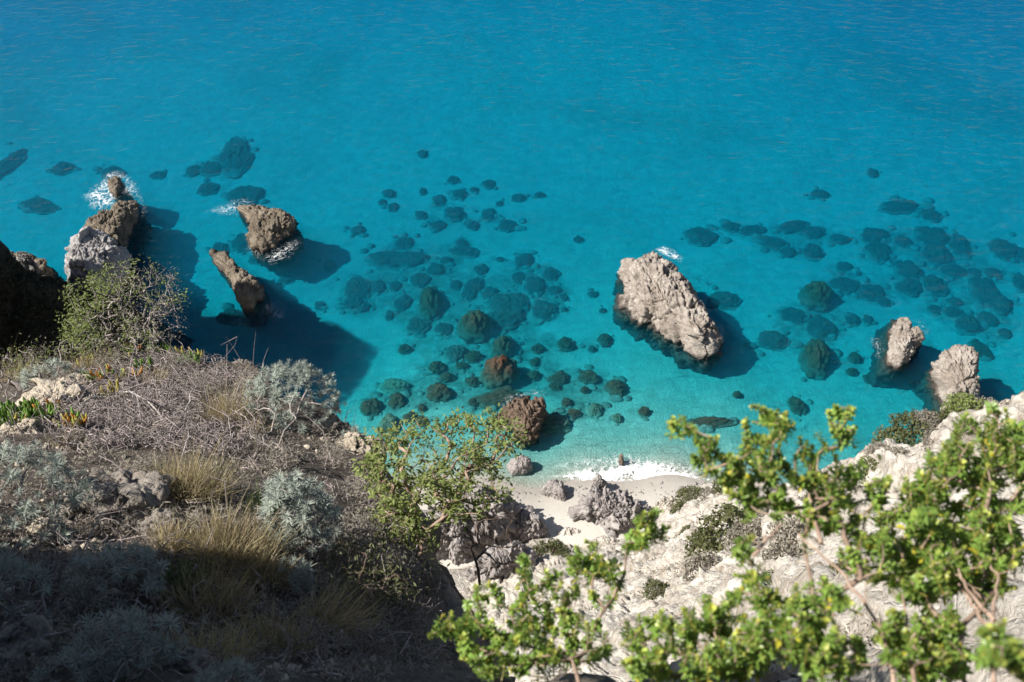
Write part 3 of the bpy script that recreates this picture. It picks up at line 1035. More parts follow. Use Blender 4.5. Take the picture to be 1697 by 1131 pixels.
Z3 = [(945, 260, 50, 35), (680, 365, 80, 35), (1080, 425, 190, 45), (1230, 470, 95, 45), (90, 570, 140, 80), (640, 555, 110, 50), (780, 590, 90, 40), (955, 570, 120, 60), (970, 650, 110, 85), (1095, 600, 70, 45), (1240, 575, 160, 80), (1375, 620, 90, 90), (1260, 670, 125, 90), (1590, 635, 110, 80), (645, 650, 90, 70), (805, 730, 75, 45), (1115, 740, 120, 80), (800, 815, 130, 70), (670, 865, 150, 105), (200, 895, 140, 75), (545, 970, 130, 65), (445, 1095, 130, 85), (1360, 750, 120, 50), (1540, 760, 80, 40), (1500, 850, 130, 130), (1570, 915, 110, 80), (1345, 955, 90, 45), (1420, 1010, 110, 80), (1515, 985, 80, 60), (920, 990, 50, 40), (840, 990, 70, 50), (690, 1030, 120, 100), (1120, 830, 110, 70), (1250, 820, 110, 80), (930, 850, 120, 70), (1250, 940, 60, 40), (1350, 900, 70, 35), (1680, 800, 60, 60), (1690, 670, 60, 60), (340, 545, 130, 40), (450, 610, 130, 55), (520, 655, 80, 40), (550, 530, 150, 50), (240, 530, 90, 40), (1000, 900, 60, 40), (1600, 1060, 60, 40), (1450, 760, 70, 40)]
Z6 = [(665, 275, 140, 165), (855, 280, 60, 45), (920, 385, 40, 35), (270, 465, 40, 30), (570, 520, 70, 80), (1480, 245, 90, 80), (130, 600, 200, 45), (840, 350, 50, 30), (1160, 410, 50, 30)]
Z1 = [(1160, 170, 120, 150), (1215, 200, 70, 80), (965, 245, 65, 45), (1055, 235, 110, 55), (1035, 335, 90, 50), (1215, 365, 150, 80), (560, 255, 90, 45), (315, 235, 85, 45), (40, 215, 80, 120), (190, 420, 150, 50), (785, 270, 70, 30), (1200, 600, 90, 70), (1330, 670, 160, 70), (1150, 970, 110, 60), (1260, 990, 100, 60), (1640, 720, 60, 50), (1420, 790, 70, 40), (1590, 920, 50, 40), (1090, 640, 80, 60)]
NAMED = {(2, 32): 'roundest brown drowned boulder nearest the surface in mid bay', (2, 24): 'tall dark drowned boulder left of the roundest brown one', (2, 29): 'broad dark drowned reef above the roundest brown boulder',
         (2, 18): 'lone dark drowned boulder between the pebble field and the reef', (5, 7): 'broad brown drowned boulder seaward of the rust brown rock', (5, 3): 'brown drowned boulder between the roundest one and the broad one',
         (5, 14): 'pale topped drowned boulder near the headland shadow', (5, 12): 'dark round drowned boulder alone on pale sand, right of the rust brown rock', (5, 13): 'dark drowned boulder behind the crown of the leaning shrub',
         (5, 31): 'pale green drowned boulder close in beside the rust brown rock', (5, 32): 'pale drowned boulder under the cliff edge by the leaning shrub', (5, 11): 'oval drowned boulder seaward of the lone dark round one',
         (3, 18): 'large oval dark drowned boulder right of the largest beige rock', (3, 17): 'flat oval drowned boulder touching the large oval one', (3, 20): 'oval drowned boulder halfway between the largest beige rock and the jagged one',
         (3, 21): 'low oval drowned boulder just right of the foot of the largest beige rock', (3, 19): 'dark drowned boulder in the shadow of the largest beige rock', (3, 4): 'ragged dark drowned reef seaward of the largest beige rock',
         (3, 2): 'long ragged drowned ledge farthest out on the right', (3, 10): 'wide brown drowned boulder in the right-hand boulder field, seaward side', (3, 24): 'streaky brown drowned reef above the jagged beige rock',
         (3, 3): 'oval drowned boulder just shoreward of the long ragged ledge', (3, 0): 'tiny lone drowned rock in blue water far out on the right', (3, 13): 'drowned boulder near the right picture edge in the boulder field',
         (6, 0): 'biggest round dark drowned boulder left of the jagged beige rock', (6, 4): 'dark drowned rock seen just above the front bush tips', (6, 5): 'drowned boulder in the shadow of the tall rounded beige rock', (6, 6): 'long dark weed covered ledge in the shallows behind the front bush',
         (1, 0): 'square dark drowned reef farthest out on the left', (1, 3): 'dark drowned ledge reaching left from the square reef', (1, 2): 'small drowned rock left of the square reef', (1, 4): 'oval drowned rock between the square reef and the three-cornered rock',
         (1, 8): 'dark drowned reef cut by the left picture edge', (1, 7): 'faint drowned rock left of the surf-covered rock', (1, 5): 'dark drowned shelf at the seaward tip of the three-cornered rock', (1, 6): 'dark drowned tip seaward of the surf-covered rock',
         (1, 13): 'dark drowned foot of the narrow slanting rock', (1, 12): 'dark drowned shelf below the three-cornered rock'}
GRP = {1: ('small dark drowned rock among the sea rocks off the headland', 'drowned rocks off the headland'), 2: ('dark drowned rock in the scattered boulder field of the middle bay', 'drowned boulders of the middle bay'),
       5: ('dark drowned rock in the shallows seaward of the beach', 'drowned boulders off the beach'), 3: ('dark drowned rock in the boulder field off the white cliff', 'drowned boulders off the white cliff'),
       6: ('small drowned rock on pale sand below the white cliff', 'drowned rocks below the white cliff')}
ANCH = [(185, 370, 'the long brown sea rock'), (440, 375, 'the three-cornered sea rock'), (395, 465, 'the narrow slanting sea rock'), (1110, 505, 'the largest beige sea rock'),
        (1500, 565, 'the jagged beige sea rock'), (1588, 625, 'the tall rounded sea rock'), (870, 690, 'the rust brown sea rock'), (187, 300, 'the surf-covered sea rock'),
        (784, 538, 'the roundest drowned boulder'), (1355, 488, 'the large oval drowned boulder'), (1355, 592, 'the biggest dark drowned boulder'), (1021, 643, 'the lone round drowned boulder off the sand'),
        (868, 432, 'the lone dark drowned boulder in mid bay'), (388, 257, 'the square drowned reef'), (753, 353, 'the largest rock of the far pebble field'), (1545, 392, 'the wide brown drowned boulder')]
ORD = ['nearest', 'second', 'third', 'fourth', 'fifth', 'sixth', 'seventh', 'eighth', 'ninth']
used_dir = {}
drowned = []
for zi, (lst, du, dv) in {1: (Z1, 0, 200), 2: (Z2, 566, 200), 3: (Z3, 1132, 200), 5: (Z5, 566, 500), 6: (Z6, 1132, 500)}.items():
    for k, (x, y, w, h) in enumerate(lst):
        drowned.append((zi, k, du + x / 3, dv + y / 3, w / 3, h / 3))


def near_anchor(u, v):
    best = min(ANCH, key=lambda a: math.hypot(u - a[0], v - a[1]))
    dx, dy = u - best[0], v - best[1]
    ang = math.degrees(math.atan2(-dy, dx)) % 360
    way = ['right of', 'seaward and right of', 'seaward of', 'seaward and left of', 'left of', 'shoreward and left of', 'shoreward of', 'shoreward and right of'][int((ang + 22.5) // 45) % 8]
    return best[2], way, math.hypot(dx, dy)


cells = {}
for zi, k, u, v, w, h in drowned:
    if (zi, k) not in NAMED:
        an, way, dist = near_anchor(u, v)
        cells.setdefault((an, way), []).append((dist, zi, k))
NEARLB = {}
for (an, way), L in cells.items():
    for i, (dist, zi, k) in enumerate(sorted(L)):
        NEARLB[(zi, k)] = '%s drowned rock %s %s' % (ORD[min(i, 8)] if len(L) > 1 else 'single', way, an)
for zi, k, u, v, w, h in drowned:
    P = bed_hit(u, v)
    mpp = float(np.linalg.norm(P - np.array([0, 0, H_CAM]))) / FPX
    rx = 0.5 * w * mpp
    sinv = abs(ray(u, v)[2]) / np.linalg.norm(ray(u, v))
    ry = 0.5 * h * mpp / sinv
    pale = (zi, k) in ((5, 14), (5, 31), (5, 32), (5, 28), (5, 30))
    me = R.choice(PALE if pale else (FARM if P[1] > 62.5 + R.uniform(-3, 3) and (zi, k) != (2, 32) else SUBM))
    rz = min(0.36 * min(rx, ry) + 0.1, 1.0, max(0.2, -P[2] - 0.25))
    if zi == 5 or P[1] < 62:
        rz = min(0.6 * min(rx, ry) + 0.2, 2.0, max(0.2, -P[2] - 0.22))
    if (zi, k) in ((2, 32), (5, 7), (5, 3), (2, 24), (3, 18), (6, 0)):
        me = DOME
        rz = min(max(0.3, -P[2] * 0.85), 1.3 * min(rx, ry))
    P = at_z(u, v, P[2] + .45 * rz)
    P[2] = bed_z(P[None, :2])[0]
    o = link('submerged_rock', me, None, (P[0], P[1], P[2] - 0.15 * rz), label=NAMED.get((zi, k)) or NEARLB[(zi, k)], category='rock', group=GRP[zi][1])
    o.scale = (rx * 1.0, ry * 1.0, rz)
    o.rotation_euler = (0, 0, R.uniform(-.35, .35) + (math.pi if R.random() < .5 else 0))

sv, sf = SEABED
weed = np.zeros(len(sv))
for zi, k, u, v, w, h in drowned:
    if zi == 5 and v > 690:
        continue
    P = bed_hit(u, v)
    rw = w / FPX * 88
    rh = h / FPX * 120
    d2 = ((sv[:, 0] - P[0]) / (rw * 1.1 + .5)) ** 2 + ((sv[:, 1] - P[1]) / (rh * 1.1 + .5)) ** 2
    weed += np.exp(-d2) * (0.55 if w > 18 else 0.3)
link('seabed', mesh('seabed', sv, sf, M['sand_under'], True, np.clip(weed, 0, 1)), kind='structure')

mbr = MB()
BV, BF, BC = blob(77, 5, 8)
for zi, k, u, v, w, h in drowned:
    for q in range(5 if w > 22 else 2):
        a, r = R.uniform(0, 6.28), R.uniform(.8, 1.9)
        P = bed_hit(u + .5 * w * r * math.cos(a), v + .5 * h * r * math.sin(a))
        s_ = R.uniform(.08, .34) * min(1.6, .4 + w / 40)
        mbr.add(BV @ frame((R.gauss(0, .3), R.gauss(0, .3), 1), R.uniform(0, 6)).T * np.array([s_ * R.uniform(.8, 1.6), s_, s_ * .6]) + P, BF, BC)
link('seabed_rubble', mbr.build('seabed_rubble', M['rubble'], True), kind='stuff')

# ------------------------------------------------------------------ foam
def foam(px_poly, seed, thr=0.12, res=0.05, power=1.0, z=0.025, core=0.0, scale=1.4):
    pts = at_z(np.array([p[0] for p in px_poly], float), np.array([p[1] for p in px_poly], float), z)[:, :2]
    lo, hi = pts.min(0), pts.max(0)
    xs = np.arange(lo[0], hi[0], res)
    ys = np.arange(lo[1], hi[1], res)
    GX, GY = np.meshgrid(xs, ys)
    XY = np.c_[GX.ravel(), GY.ravel()]
    cl = np.vstack([pts, pts[:1]])
    d, q, s = edge_dist(XY, cl)
    ins = np.zeros(len(XY), bool)
    for (x0, y0), (x1, y1) in zip(cl[:-1], cl[1:]):
        c = ((y0 > XY[:, 1]) != (y1 > XY[:, 1])) & (XY[:, 0] < (x1 - x0) * (XY[:, 1] - y0) / (y1 - y0 + 1e-12) + x0)
        ins ^= c
    sd = np.where(ins, d, -d)
    P = np.c_[XY, np.full(len(XY), seed * 3.1)] * scale
    w = P + 0.5 * np.c_[fbm(P * 1.3, 3), fbm(P * 1.3 + 40, 3), 0 * P[:, 0]]
    lace = np.minimum(np.abs(fbm(w, 4)), np.abs(fbm(w * 2.6 + 9, 4)) * 1.3)
    wd = thr * np.clip(sd / (0.18 * np.sqrt(((hi - lo) ** 2).sum()) + 1e-6), -1, 1) ** 1.0 + core * sstep(sd, 0.25, 1.1) * (0.6 + fbm(P * .8 + 5, 3))
    al = np.nan_to_num(sstep((wd - lace) / (0.05 + 0.6 * np.abs(wd)), -0.15, 1.0)) * (sd > -0.3)
    V = np.c_[XY, z + 0.02 * (1 + fbm(P * 4, 2))]
    F = gridfaces(len(ys), len(xs))
    F = F[al[F].max(1) > 0.01]
    if len(F) == 0:
        return
    u_, inv = np.unique(F, return_inverse=True)
    link('sea_foam', mesh('sea_foam', V[u_], inv.reshape(F.shape), M['foam'], True, al[u_]), kind='stuff')


foam([(865, 790), (905, 786), (950, 774), (1010, 764), (1060, 758), (1100, 762), (1150, 778), (1200, 793), (1235, 800), (1200, 806), (1150, 803), (1110, 806), (1070, 809), (1030, 806), (1010, 812), (985, 812), (960, 806), (930, 797), (895, 797)], 1, .26, .035, .6, core=.34, scale=1.5)
foam([(880, 775), (950, 756), (1030, 744), (1110, 752), (1190, 778), (1230, 795), (1100, 795), (1000, 785), (930, 785)], 2, .13, .035, .8, core=.03, scale=1.7)
foam([(700, 822), (760, 806), (800, 800), (800, 812), (760, 822), (710, 835)], 3, .2, .04, .6, core=.2)
foam([(130, 325), (160, 300), (172, 285), (195, 280), (218, 288), (232, 306), (240, 328), (248, 352), (232, 370), (222, 330), (205, 325), (190, 345), (165, 355), (145, 348)], 4, .11, .045, .6, core=.02, scale=1.3)
foam([(335, 352), (365, 338), (385, 330), (410, 326), (424, 334), (400, 348), (395, 360), (365, 358)], 5, .07, .045, .6, scale=1.4)
foam([(402, 385), (412, 378), (418, 400), (440, 418), (470, 402), (498, 392), (504, 402), (482, 430), (450, 442), (425, 432), (405, 415)], 6, .085, .045, .6, core=.01, scale=1.4)
foam([(425, 505), (450, 495), (480, 515), (478, 530), (455, 538), (430, 520)], 7, .035, .05, .6, scale=1.6)
foam([(1080, 414), (1098, 406), (1114, 411), (1134, 425), (1130, 438), (1108, 430)], 8, .11, .04, .5, core=.03, scale=1.6)
foam([(1150, 495), (1180, 520), (1205, 540), (1210, 560), (1190, 560), (1168, 530)], 9, .035, .05, .6, scale=1.6)
foam([(1510, 525), (1530, 530), (1545, 545), (1540, 562), (1520, 592), (1508, 606), (1503, 590), (1528, 555)], 10, .05, .05, .6, scale=1.6)
foam([(1440, 560), (1462, 555), (1470, 580), (1462, 600), (1445, 590)], 11, .035, .05, .6, scale=1.6)
foam([(818, 672), (838, 654), (870, 648), (890, 643), (910, 650), (905, 660), (870, 660), (835, 680)], 12, .08, .04, .5, scale=1.6)
foam([(1618, 600), (1634, 605), (1636, 640), (1624, 650)], 13, .04, .05, .6, scale=1.6)

# ------------------------------------------------------------------ plant builders
def grow(root, tips, r_tip, rng, seg=0.12, jit=0.12, up=0.0, expo=0.45, sides=5, rmax=1.0):
    """branches that reach every tip; returns the tube builder and the direction of each tip"""
    root = np.asarray(root, float)
    nodes, par = [root], [-1]
    tips = sorted([np.asarray(t, float) for t in tips], key=lambda t: np.linalg.norm(t - root))
    chains, tdir, tid = [], [], []
    for t in tips:
        A = np.array(nodes)
        dt = np.linalg.norm(A - t, axis=1)
        dr = np.linalg.norm(A - root, axis=1)
        cost = dt + 0.12 * dr + np.where(dr > np.linalg.norm(t - root), 0.5, 0)
        i = int(np.argmin(cost))
        p = A[i]
        L = np.linalg.norm(t - p)
        n = max(2, int(L / seg))
        pd = unit(nodes[i] - nodes[par[i]]) if par[i] >= 0 else np.array([0, 0, 1.0])
        ch = [i]
        side = np.array([rng.gauss(0, 1) for _ in range(3)]) * jit * L * 0.5
        for k in range(1, n + 1):
            f = k / n
            q = p + (t - p) * f + (pd * 0.28 * L + side + np.array([0, 0, up * L])) * f * (1 - f)
            if k < n:
                q = q + np.array([rng.gauss(0, 1) for _ in range(3)]) * jit * seg * 0.35
            nodes.append(q)
            par.append(ch[-1])
            ch.append(len(nodes) - 1)
        chains.append(ch)
        tid.append(ch[-1])
        tdir.append(unit(nodes[ch[-1]] - nodes[ch[-2]]))
    cnt = np.zeros(len(nodes))
    for i in tid:
        j = i
        while j >= 0:
            cnt[j] += 1
            j = par[j]
    mb = MB()
    for ch in chains:
        P = np.array([nodes[i] for i in ch]) - root
        c = cnt[ch].copy()
        c[0] = cnt[ch[1]]
        r = np.minimum(r_tip * c ** expo, rmax)
        r[-1] *= 0.6
        V, F = tube(P, r, sides)
        mb.add(V, F, tint=rng.uniform(.75, 1.15))
    return mb, [nodes[i] for i in tid], tdir


def leaf_strip(L, w, fold=0.25, curl=0.3, n=3, shape=1.0):
    """leaf along +x, face up; n segments, folded along its midrib"""
    V, F = [], []
    for k in range(n + 1):
        f = k / n
        ww = w * (math.sin(math.pi * min(1, f ** shape * 0.92 + 0.06)) ** 0.7) * 0.5
        x, z = L * f, -curl * L * f * f
        V += [(x, -ww, z + fold * ww), (x, 0, z), (x, ww, z + fold * ww)]
    for k in range(n):
        a = 3 * k
        F += [(a, a + 3, a + 4, a + 1), (a + 1, a + 4, a + 5, a + 2)]
    return np.array(V), np.array(F)


def whorl_mesh(name, mat, seed, L=0.021, w=0.013, n=20, stem=0.05, yellow=0.6):
    rng = random.Random(seed)
    mb = MB()
    for k in range(n):
        f = k / (n - 1)
        az = k * 2.399 + rng.uniform(-.3, .3)
        el = 0.05 + 1.15 * f ** 1.5 + rng.uniform(-.25, .25)
        l = L * (1.1 - 0.45 * f ** 2) * rng.uniform(.85, 1.15)
        V, F = leaf_strip(l, w * rng.uniform(.85, 1.15), 0.5, rng.uniform(.0, .35), 3, 1.5)
        ca, sa, ce_, se = math.cos(az), math.sin(az), math.cos(el), math.sin(el)
        Rm = np.array([[ca * ce_, -sa, -ca * se], [sa * ce_, ca, -sa * se], [se, 0, ce_]])
        y = yellow * max(0, f - 0.45) / 0.55
        t = np.array([0.74 + 1.35 * y, 0.86 + 0.75 * y, 0.8 + 0.8 * y]) * rng.uniform(.75, 1.2)
        if rng.random() < 0.012:
            t = np.array([1.8, 1.2, .6])
        mb.add(V @ Rm.T + np.array([0, 0, -stem * (1 - f)]), F, tint=t)
    V, F = tube([(0, 0, -stem * 1.15), (0, 0, -stem * .5), (0, 0, 0)], [.0022, .002, .001], 4)
    mb.add(V, F, tint=(1.3, .8, .8))
    return mb.build(name, mat, True)


def rosette_mesh(name, mat, seed, L=0.055, w=0.007, n=30):
    rng = random.Random(seed)
    mb = MB()
    for k in range(n):
        f = k / n
        az = k * 2.399 + rng.uniform(-.2, .2)
        el = -0.25 + 1.45 * f + rng.uniform(-.15, .15)
        V, F = leaf_strip(L * rng.uniform(.75, 1.15), w, 0.4, rng.uniform(-.1, .45), 2, .8)
        ca, sa, ce_, se = math.cos(az), math.sin(az), math.cos(el), math.sin(el)
        Rm = np.array([[ca * ce_, -sa, -ca * se], [sa * ce_, ca, -sa * se], [se, 0, ce_]])
        mb.add(V @ Rm.T + np.array([0, 0, -0.03 * (1 - f)]), F, tint=(rng.uniform(.8, 1.1) + .15 * f) * np.array([1, 1, 1.02]))
    return mb.build(name, mat, False)


def put(name, me, parent, loc, d, twist, s):
    o = bpy.data.objects.new(name, me)
    C.objects.link(o)
    o.parent = parent
    o.location = loc
    z = Vector(d).normalized()
    q = z.to_track_quat('Z', 'Y')
    from mathutils import Quaternion
    o.rotation_mode = 'QUATERNION'
    o.rotation_quaternion = q @ Quaternion((0, 0, 1), twist)
    o.scale = (s, s, s)
    return o


def blob_tips(blobs, rng, dens):
    """blobs: (u, v, ru, rv, t, dt): tip points in a lump of crown at that distance"""
    out = []
    for (u, v, ru, rv, t, dt) in blobs:
        n = max(2, int(ru * rv * dens * 9 / (t * t) * 0.3 + .5)) if False else max(2, int(ru * rv * dens + .5))
        for _ in range(n):
            r, a = math.sqrt(rng.random()), rng.uniform(0, 2 * math.pi)
            out.append(at_t(u + ru * r * math.cos(a), v + rv * r * math.sin(a), t + rng.uniform(-dt, dt)))
    return out


def leaves_at(mb, P, d, rng, n, L, w, spread, tint, droop=0.0):
    for k in range(n):
        q = unit(unit(d) * 0.7 + np.array([rng.gauss(0, .6), rng.gauss(0, .6), rng.gauss(0, .5) - droop]))
        V, F = leaf_strip(L * rng.uniform(.7, 1.2), w * rng.uniform(.8, 1.2), .35, rng.uniform(0, .4), 2)
        z = unit(np.cross(q, np.cross([rng.gauss(0, .5), rng.gauss(0, .5), 1], q)))
        y = np.cross(z, q)
        Rm = np.stack([q, y, z], 1)
        off = np.array([rng.gauss(0, spread) for _ in range(3)])
        mb.add(V @ Rm.T + P + off, F, tint=np.array(tint) * rng.uniform(.7, 1.3))


def shrub(name, label, root, tips, bark, leafmat, rng, group=None, r_tip=.003, nl=12, L=.03, w=.012, spread=.02, seg=.1, jit=.14, droop=0, leaf_filter=None, alt=None, cat='shrub', rmax=.05):
    t = thing(name, label, cat, tuple(root), group)
    mb, tp, td = grow(root, tips, r_tip, rng, seg, jit, sides=4, rmax=rmax)
    link('branches', mb.build('branches', bark, True), t)
    if nl:
        fl, fa = MB(), MB()
        for p, d in zip(tp, td):
            if leaf_filter is None or leaf_filter(p):
                leaves_at(fl, p - root, d, rng, nl, L, w, spread, (1, 1, 1), droop)
            elif alt:
                leaves_at(fa, p - root, d, rng, alt[1], alt[2], alt[3], spread * 1.5, (1, 1, 1), droop)
        if fl.n:
            link('foliage', fl.build('foliage', leafmat, False), t, kind='stuff')
        if fa.n:
            link('dry_foliage', fa.build('dry_foliage', alt[0], False), t, kind='stuff')
    return t


# ------------------------------------------------------------------ rocks and stones on the near hillside
def boulder(name, label, u, v, wpx, hpx, sz, mat, seed, group=None, sink=0.35):
    P = near_hit(u, v)
    t = np.linalg.norm(P - np.array([0, 0, H_CAM])) / math.sqrt(1 + 0.3)
    mpp = np.linalg.norm(P - np.array([0, 0, H_CAM])) / FPX
    n, m = 60, 96
    V, F, cap = blob(seed, n, m, 0.08)
    S_ = np.array([wpx * mpp * .5, hpx * mpp * .75, sz])
    V = V * S_
    N = grid_normals(V, n, m, True)
    N *= np.sign((N * V).sum(1).mean())
    l1, e1 = facets((V + seed) / S_.max() * np.array([1.6, 2.2, 1.6]))
    l2, e2 = facets((V + seed) / S_.max() * 6)
    l3, e3 = facets((V + seed) / S_.max() * 16)
    V = V + N * (S_.max() * (0.16 * np.clip(l1, -1, 1) + .05 * np.clip(l2, -1, 1) + .016 * np.clip(l3, -1, 1)) + .008 * fbm(V * 25, 3))[:, None]
    return link(name, mesh(name, V, F, mat, False, F3=cap), None, (P[0], P[1], P[2] - sink * sz), label=label, category='rock', group=group)


HR = 'rocks on the near hillside'
boulder('hillside_rock', 'large grey fissured outcrop in the shade of the left silver bush', 205, 850, 190, 95, .32, M['outcrop'], 201, HR)
boulder('hillside_rock', 'small grey rock below the right end of the fissured outcrop', 275, 880, 70, 45, .16, M['outcrop'], 202, HR)
boulder('hillside_rock', 'long pale limestone slab with succulents on both sides', 85, 672, 110, 60, .22, M['paleblock'], 203, HR)
boulder('hillside_rock', 'low pale stone at the upper end of the limestone slab', 120, 640, 70, 30, .14, M['paleblock'], 204, HR)
boulder('hillside_rock', 'flat pale stone below the limestone slab at the left edge', 35, 722, 70, 30, .13, M['paleblock'], 205, HR)
boulder('hillside_rock', 'pale broken rock on the cliff edge left of the leaning shrub', 590, 752, 85, 60, .22, M['paleblock'], 206, HR)
boulder('hillside_rock', 'brown grey rock on the ridge crest behind the dead wood', 392, 590, 48, 26, .16, M['outcrop'], 207, HR)
boulder('hillside_rock', 'rust tinted stone under the left silver bush', 65, 890, 60, 40, .15, M['paleblock'], 208, HR)
boulder('hillside_rock', 'brown rock in the bottom left corner', 30, 1100, 90, 80, .22, M['outcrop'], 209, HR)
boulder('hillside_rock', 'dim grey rock at the bottom edge in deep shade', 315, 1118, 80, 50, .14, M['outcrop'], 210, HR)
boulder('hillside_rock', 'small white stone on bare soil below the twig litter', 217, 735, 16, 11, .05, M['paleblock'], 211, HR)
boulder('hillside_rock', 'grey rock on the cliff edge right of the silver bush', 560, 710, 50, 30, .15, M['outcrop'], 212, HR)

mb = MB()
for k in range(2600):
    u, v = R.uniform(0, 640), R.uniform(600, 1131)
    P = near_hit(u, v, strict=True)
    if P is None:
        continue
    r = .012 * math.exp(R.gauss(0, .6))
    V = np.array([(1, 0, 0), (0, 1, 0), (-1, 0, 0), (0, -1, 0), (0, 0, .8), (0, 0, -.8)]) * r * np.array([R.uniform(.7, 1.5), R.uniform(.7, 1.3), R.uniform(.6, 1)])
    Fk = [(0, 1, 4), (1, 2, 4), (2, 3, 4), (3, 0, 4), (1, 0, 5), (2, 1, 5), (3, 2, 5), (0, 3, 5)]
    V = V @ frame((R.gauss(0, .4), R.gauss(0, .4), 1), R.uniform(0, 6)).T
    mb.add(V + P, None, Fk, tint=1)
link('loose_gravel', mb.build('loose_gravel', M['paleblock']), kind='stuff')

# ------------------------------------------------------------------ dry twig litter and dead branches
mb = MB()
poly_l = [(100, 640), (150, 600), (230, 580), (330, 585), (410, 600), (430, 660), (440, 720), (400, 760), (330, 760), (240, 745), (130, 750), (60, 730)]


def inpoly(u, v, poly):
    c = False
    for (x0, y0), (x1, y1) in zip(poly, poly[1:] + poly[:1]):
        if (y0 > v) != (y1 > v) and u < (x1 - x0) * (v - y0) / (y1 - y0) + x0:
            c = not c
    return c


k = 0
while k < 5200:
    if k < 3300:
        u, v = R.uniform(50, 450), R.uniform(570, 770)
        if not inpoly(u, v, poly_l):
            continue
    else:
        u, v = R.uniform(0, 740), R.uniform(600, 1131)
    P = near_hit(u, v, strict=True)
    k += 1
    if P is None:
        continue
    az = R.uniform(0, 2 * math.pi)
    L = .075 * math.exp(R.gauss(.45, .6))
    d = np.array([math.cos(az), math.sin(az), R.gauss(0.18, .4)])
    bend = np.array([R.gauss(0, 1), R.gauss(0, 1), R.gauss(0, .8)]) * L * .35
    lift = .02 + R.uniform(0, .09 if k < 3300 else .05)
    pts = [P + d * L * (f - .3) + bend * math.sin(f * 3.1) + np.array([0, 0, lift]) for f in (0, .35, .7, 1)]
    r = R.uniform(.0022, .0058) * (1.25 if k < 600 else 1)
    V, F = tube(pts, [r, r, r * .8, r * .4], 4)
    mb.add(V, F, tint=R.uniform(.45, 1.5) * np.array([1, .97, .99]))
link('twig_litter', mb.build('twig_litter', M['twig']), kind='stuff')

DB = 'fallen branches on the hillside'
for k, (u0, v0, u1, v1, bend, lb) in enumerate([(200, 655, 285, 715, 18, 'curved grey branch lying across the twig litter'), (228, 720, 262, 752, -8, 'brown stick lying on bare soil below the litter'),
                                                (0, 690, 45, 655, 5, 'straight pale stick leaning at the left edge'), (285, 660, 308, 653, -10, 'short pale arched stick in the middle of the litter'),
                                                (310, 690, 335, 650, 14, 'hooked grey branch on the right side of the litter'), (170, 665, 130, 690, 8, 'thin grey stick beside the limestone slab')]):
    A, B = near_hit(u0, v0), near_hit(u1, v1)
    A = A + np.array([0, 0, .05]); B = B + np.array([0, 0, .07])
    n = 9
    pts = [A + (B - A) * f + np.array([0, 0.2 * bend / 100, bend / 100 * .8]) * math.sin(math.pi * f) + np.array([R.gauss(0, .008) for _ in range(3)]) for f in np.linspace(0, 1, n)]
    mbb = MB()
    V, F = tube(np.array(pts) - A, np.linspace(.014, .005, n), 6)
    mbb.add(V, F, tint=1)
    for q in (3, 5, 7):
        d = np.array([R.gauss(0, 1), R.gauss(0, 1), abs(R.gauss(0, .6))]) * .09
        V, F = tube(np.array([pts[q], pts[q] + d * .5, pts[q] + d + np.array([0, 0, .02])]) - A, [.006, .004, .002], 4)
        mbb.add(V, F, tint=1)
    link('dead_branch', mbb.build('dead_branch', M['bark_grey'], True), None, tuple(A), label=lb, category='branch', group=DB)

# dead pale bush
rng = random.Random(11)
root = near_hit(452, 775)
shrub('dead_shrub', 'leafless pale grey dead shrub in front of the round silver bush', root, blob_tips([(440, 680, 22, 14, 10.2, .15), (490, 690, 14, 10, 10.1, .15), (430, 715, 20, 16, 10.1, .15), (470, 665, 30, 10, 10.3, .2), (455, 740, 25, 15, 9.9, .15)], rng, .018),
      M['bark_grey'], None, rng, nl=0, r_tip=.004, seg=.12, jit=.22, rmax=.018)

# bare dark shrub on the cliff
root = near_hit(790, 975, 9.6, 14) if False else at_t(795, 970, 10.3)
shrub('bare_shrub', 'bare dark twigs rising from the shaded cliff under the leaning shrub', root, blob_tips([(830, 870, 40, 20, 10.2, .4), (880, 905, 30, 20, 10.2, .3), (775, 895, 25, 20, 10.2, .3), (840, 920, 40, 25, 10.1, .3), (905, 940, 20, 15, 10.1, .3), (800, 860, 30, 15, 10.3, .3)], rng, .016),
      M['bark_brown'], M['leaf_drygrey'], rng, nl=0, r_tip=.0028, seg=.12, jit=.16, rmax=.02)

# ------------------------------------------------------------------ silver bushes
ROS = [rosette_mesh('leaf_rosette', M['leaf_silver'], 300 + i) for i in range(5)]
SIL = 'silver leaved bushes on the near hillside'


def silver(u, v, wpx, hpx, n, label, seed, sc=1.0):
    rng = random.Random(seed)
    root = near_hit(u, v)
    mpp = np.linalg.norm(root - np.array([0, 0, H_CAM])) / FPX
    rx, rz = wpx * mpp * .5, hpx * mpp * .95
    t = thing('silver_bush', label, 'bush', tuple(root), SIL)
    tips = []
    for k in range(n):
        a, c = rng.uniform(0, 2 * math.pi), rng.random() ** .75
        e = math.asin(min(1, c))
        f = rng.uniform(.82, 1.05)
        tips.append(root + np.array([rx * math.cos(a) * math.cos(e * .95), rx * .85 * math.sin(a) * math.cos(e * .95), rz * (.12 + .88 * math.sin(e))]) * f)
    mb, tp, td = grow(root, tips, .0022, rng, .14, .12, sides=4, rmax=.02)
    link('stems', mb.build('stems', M['twig'], True), t)
    cen = root + np.array([0, 0, -.1])
    for p, d in zip(tp, td):
        o = put('leaf_rosette', rng.choice(ROS), t, tuple(p - root), unit(unit(p - cen) + np.array([0, 0, .5]) + np.array([rng.gauss(0, .25) for _ in range(3)])), rng.uniform(0, 6), sc * rng.uniform(.55, 1.25))
    return t


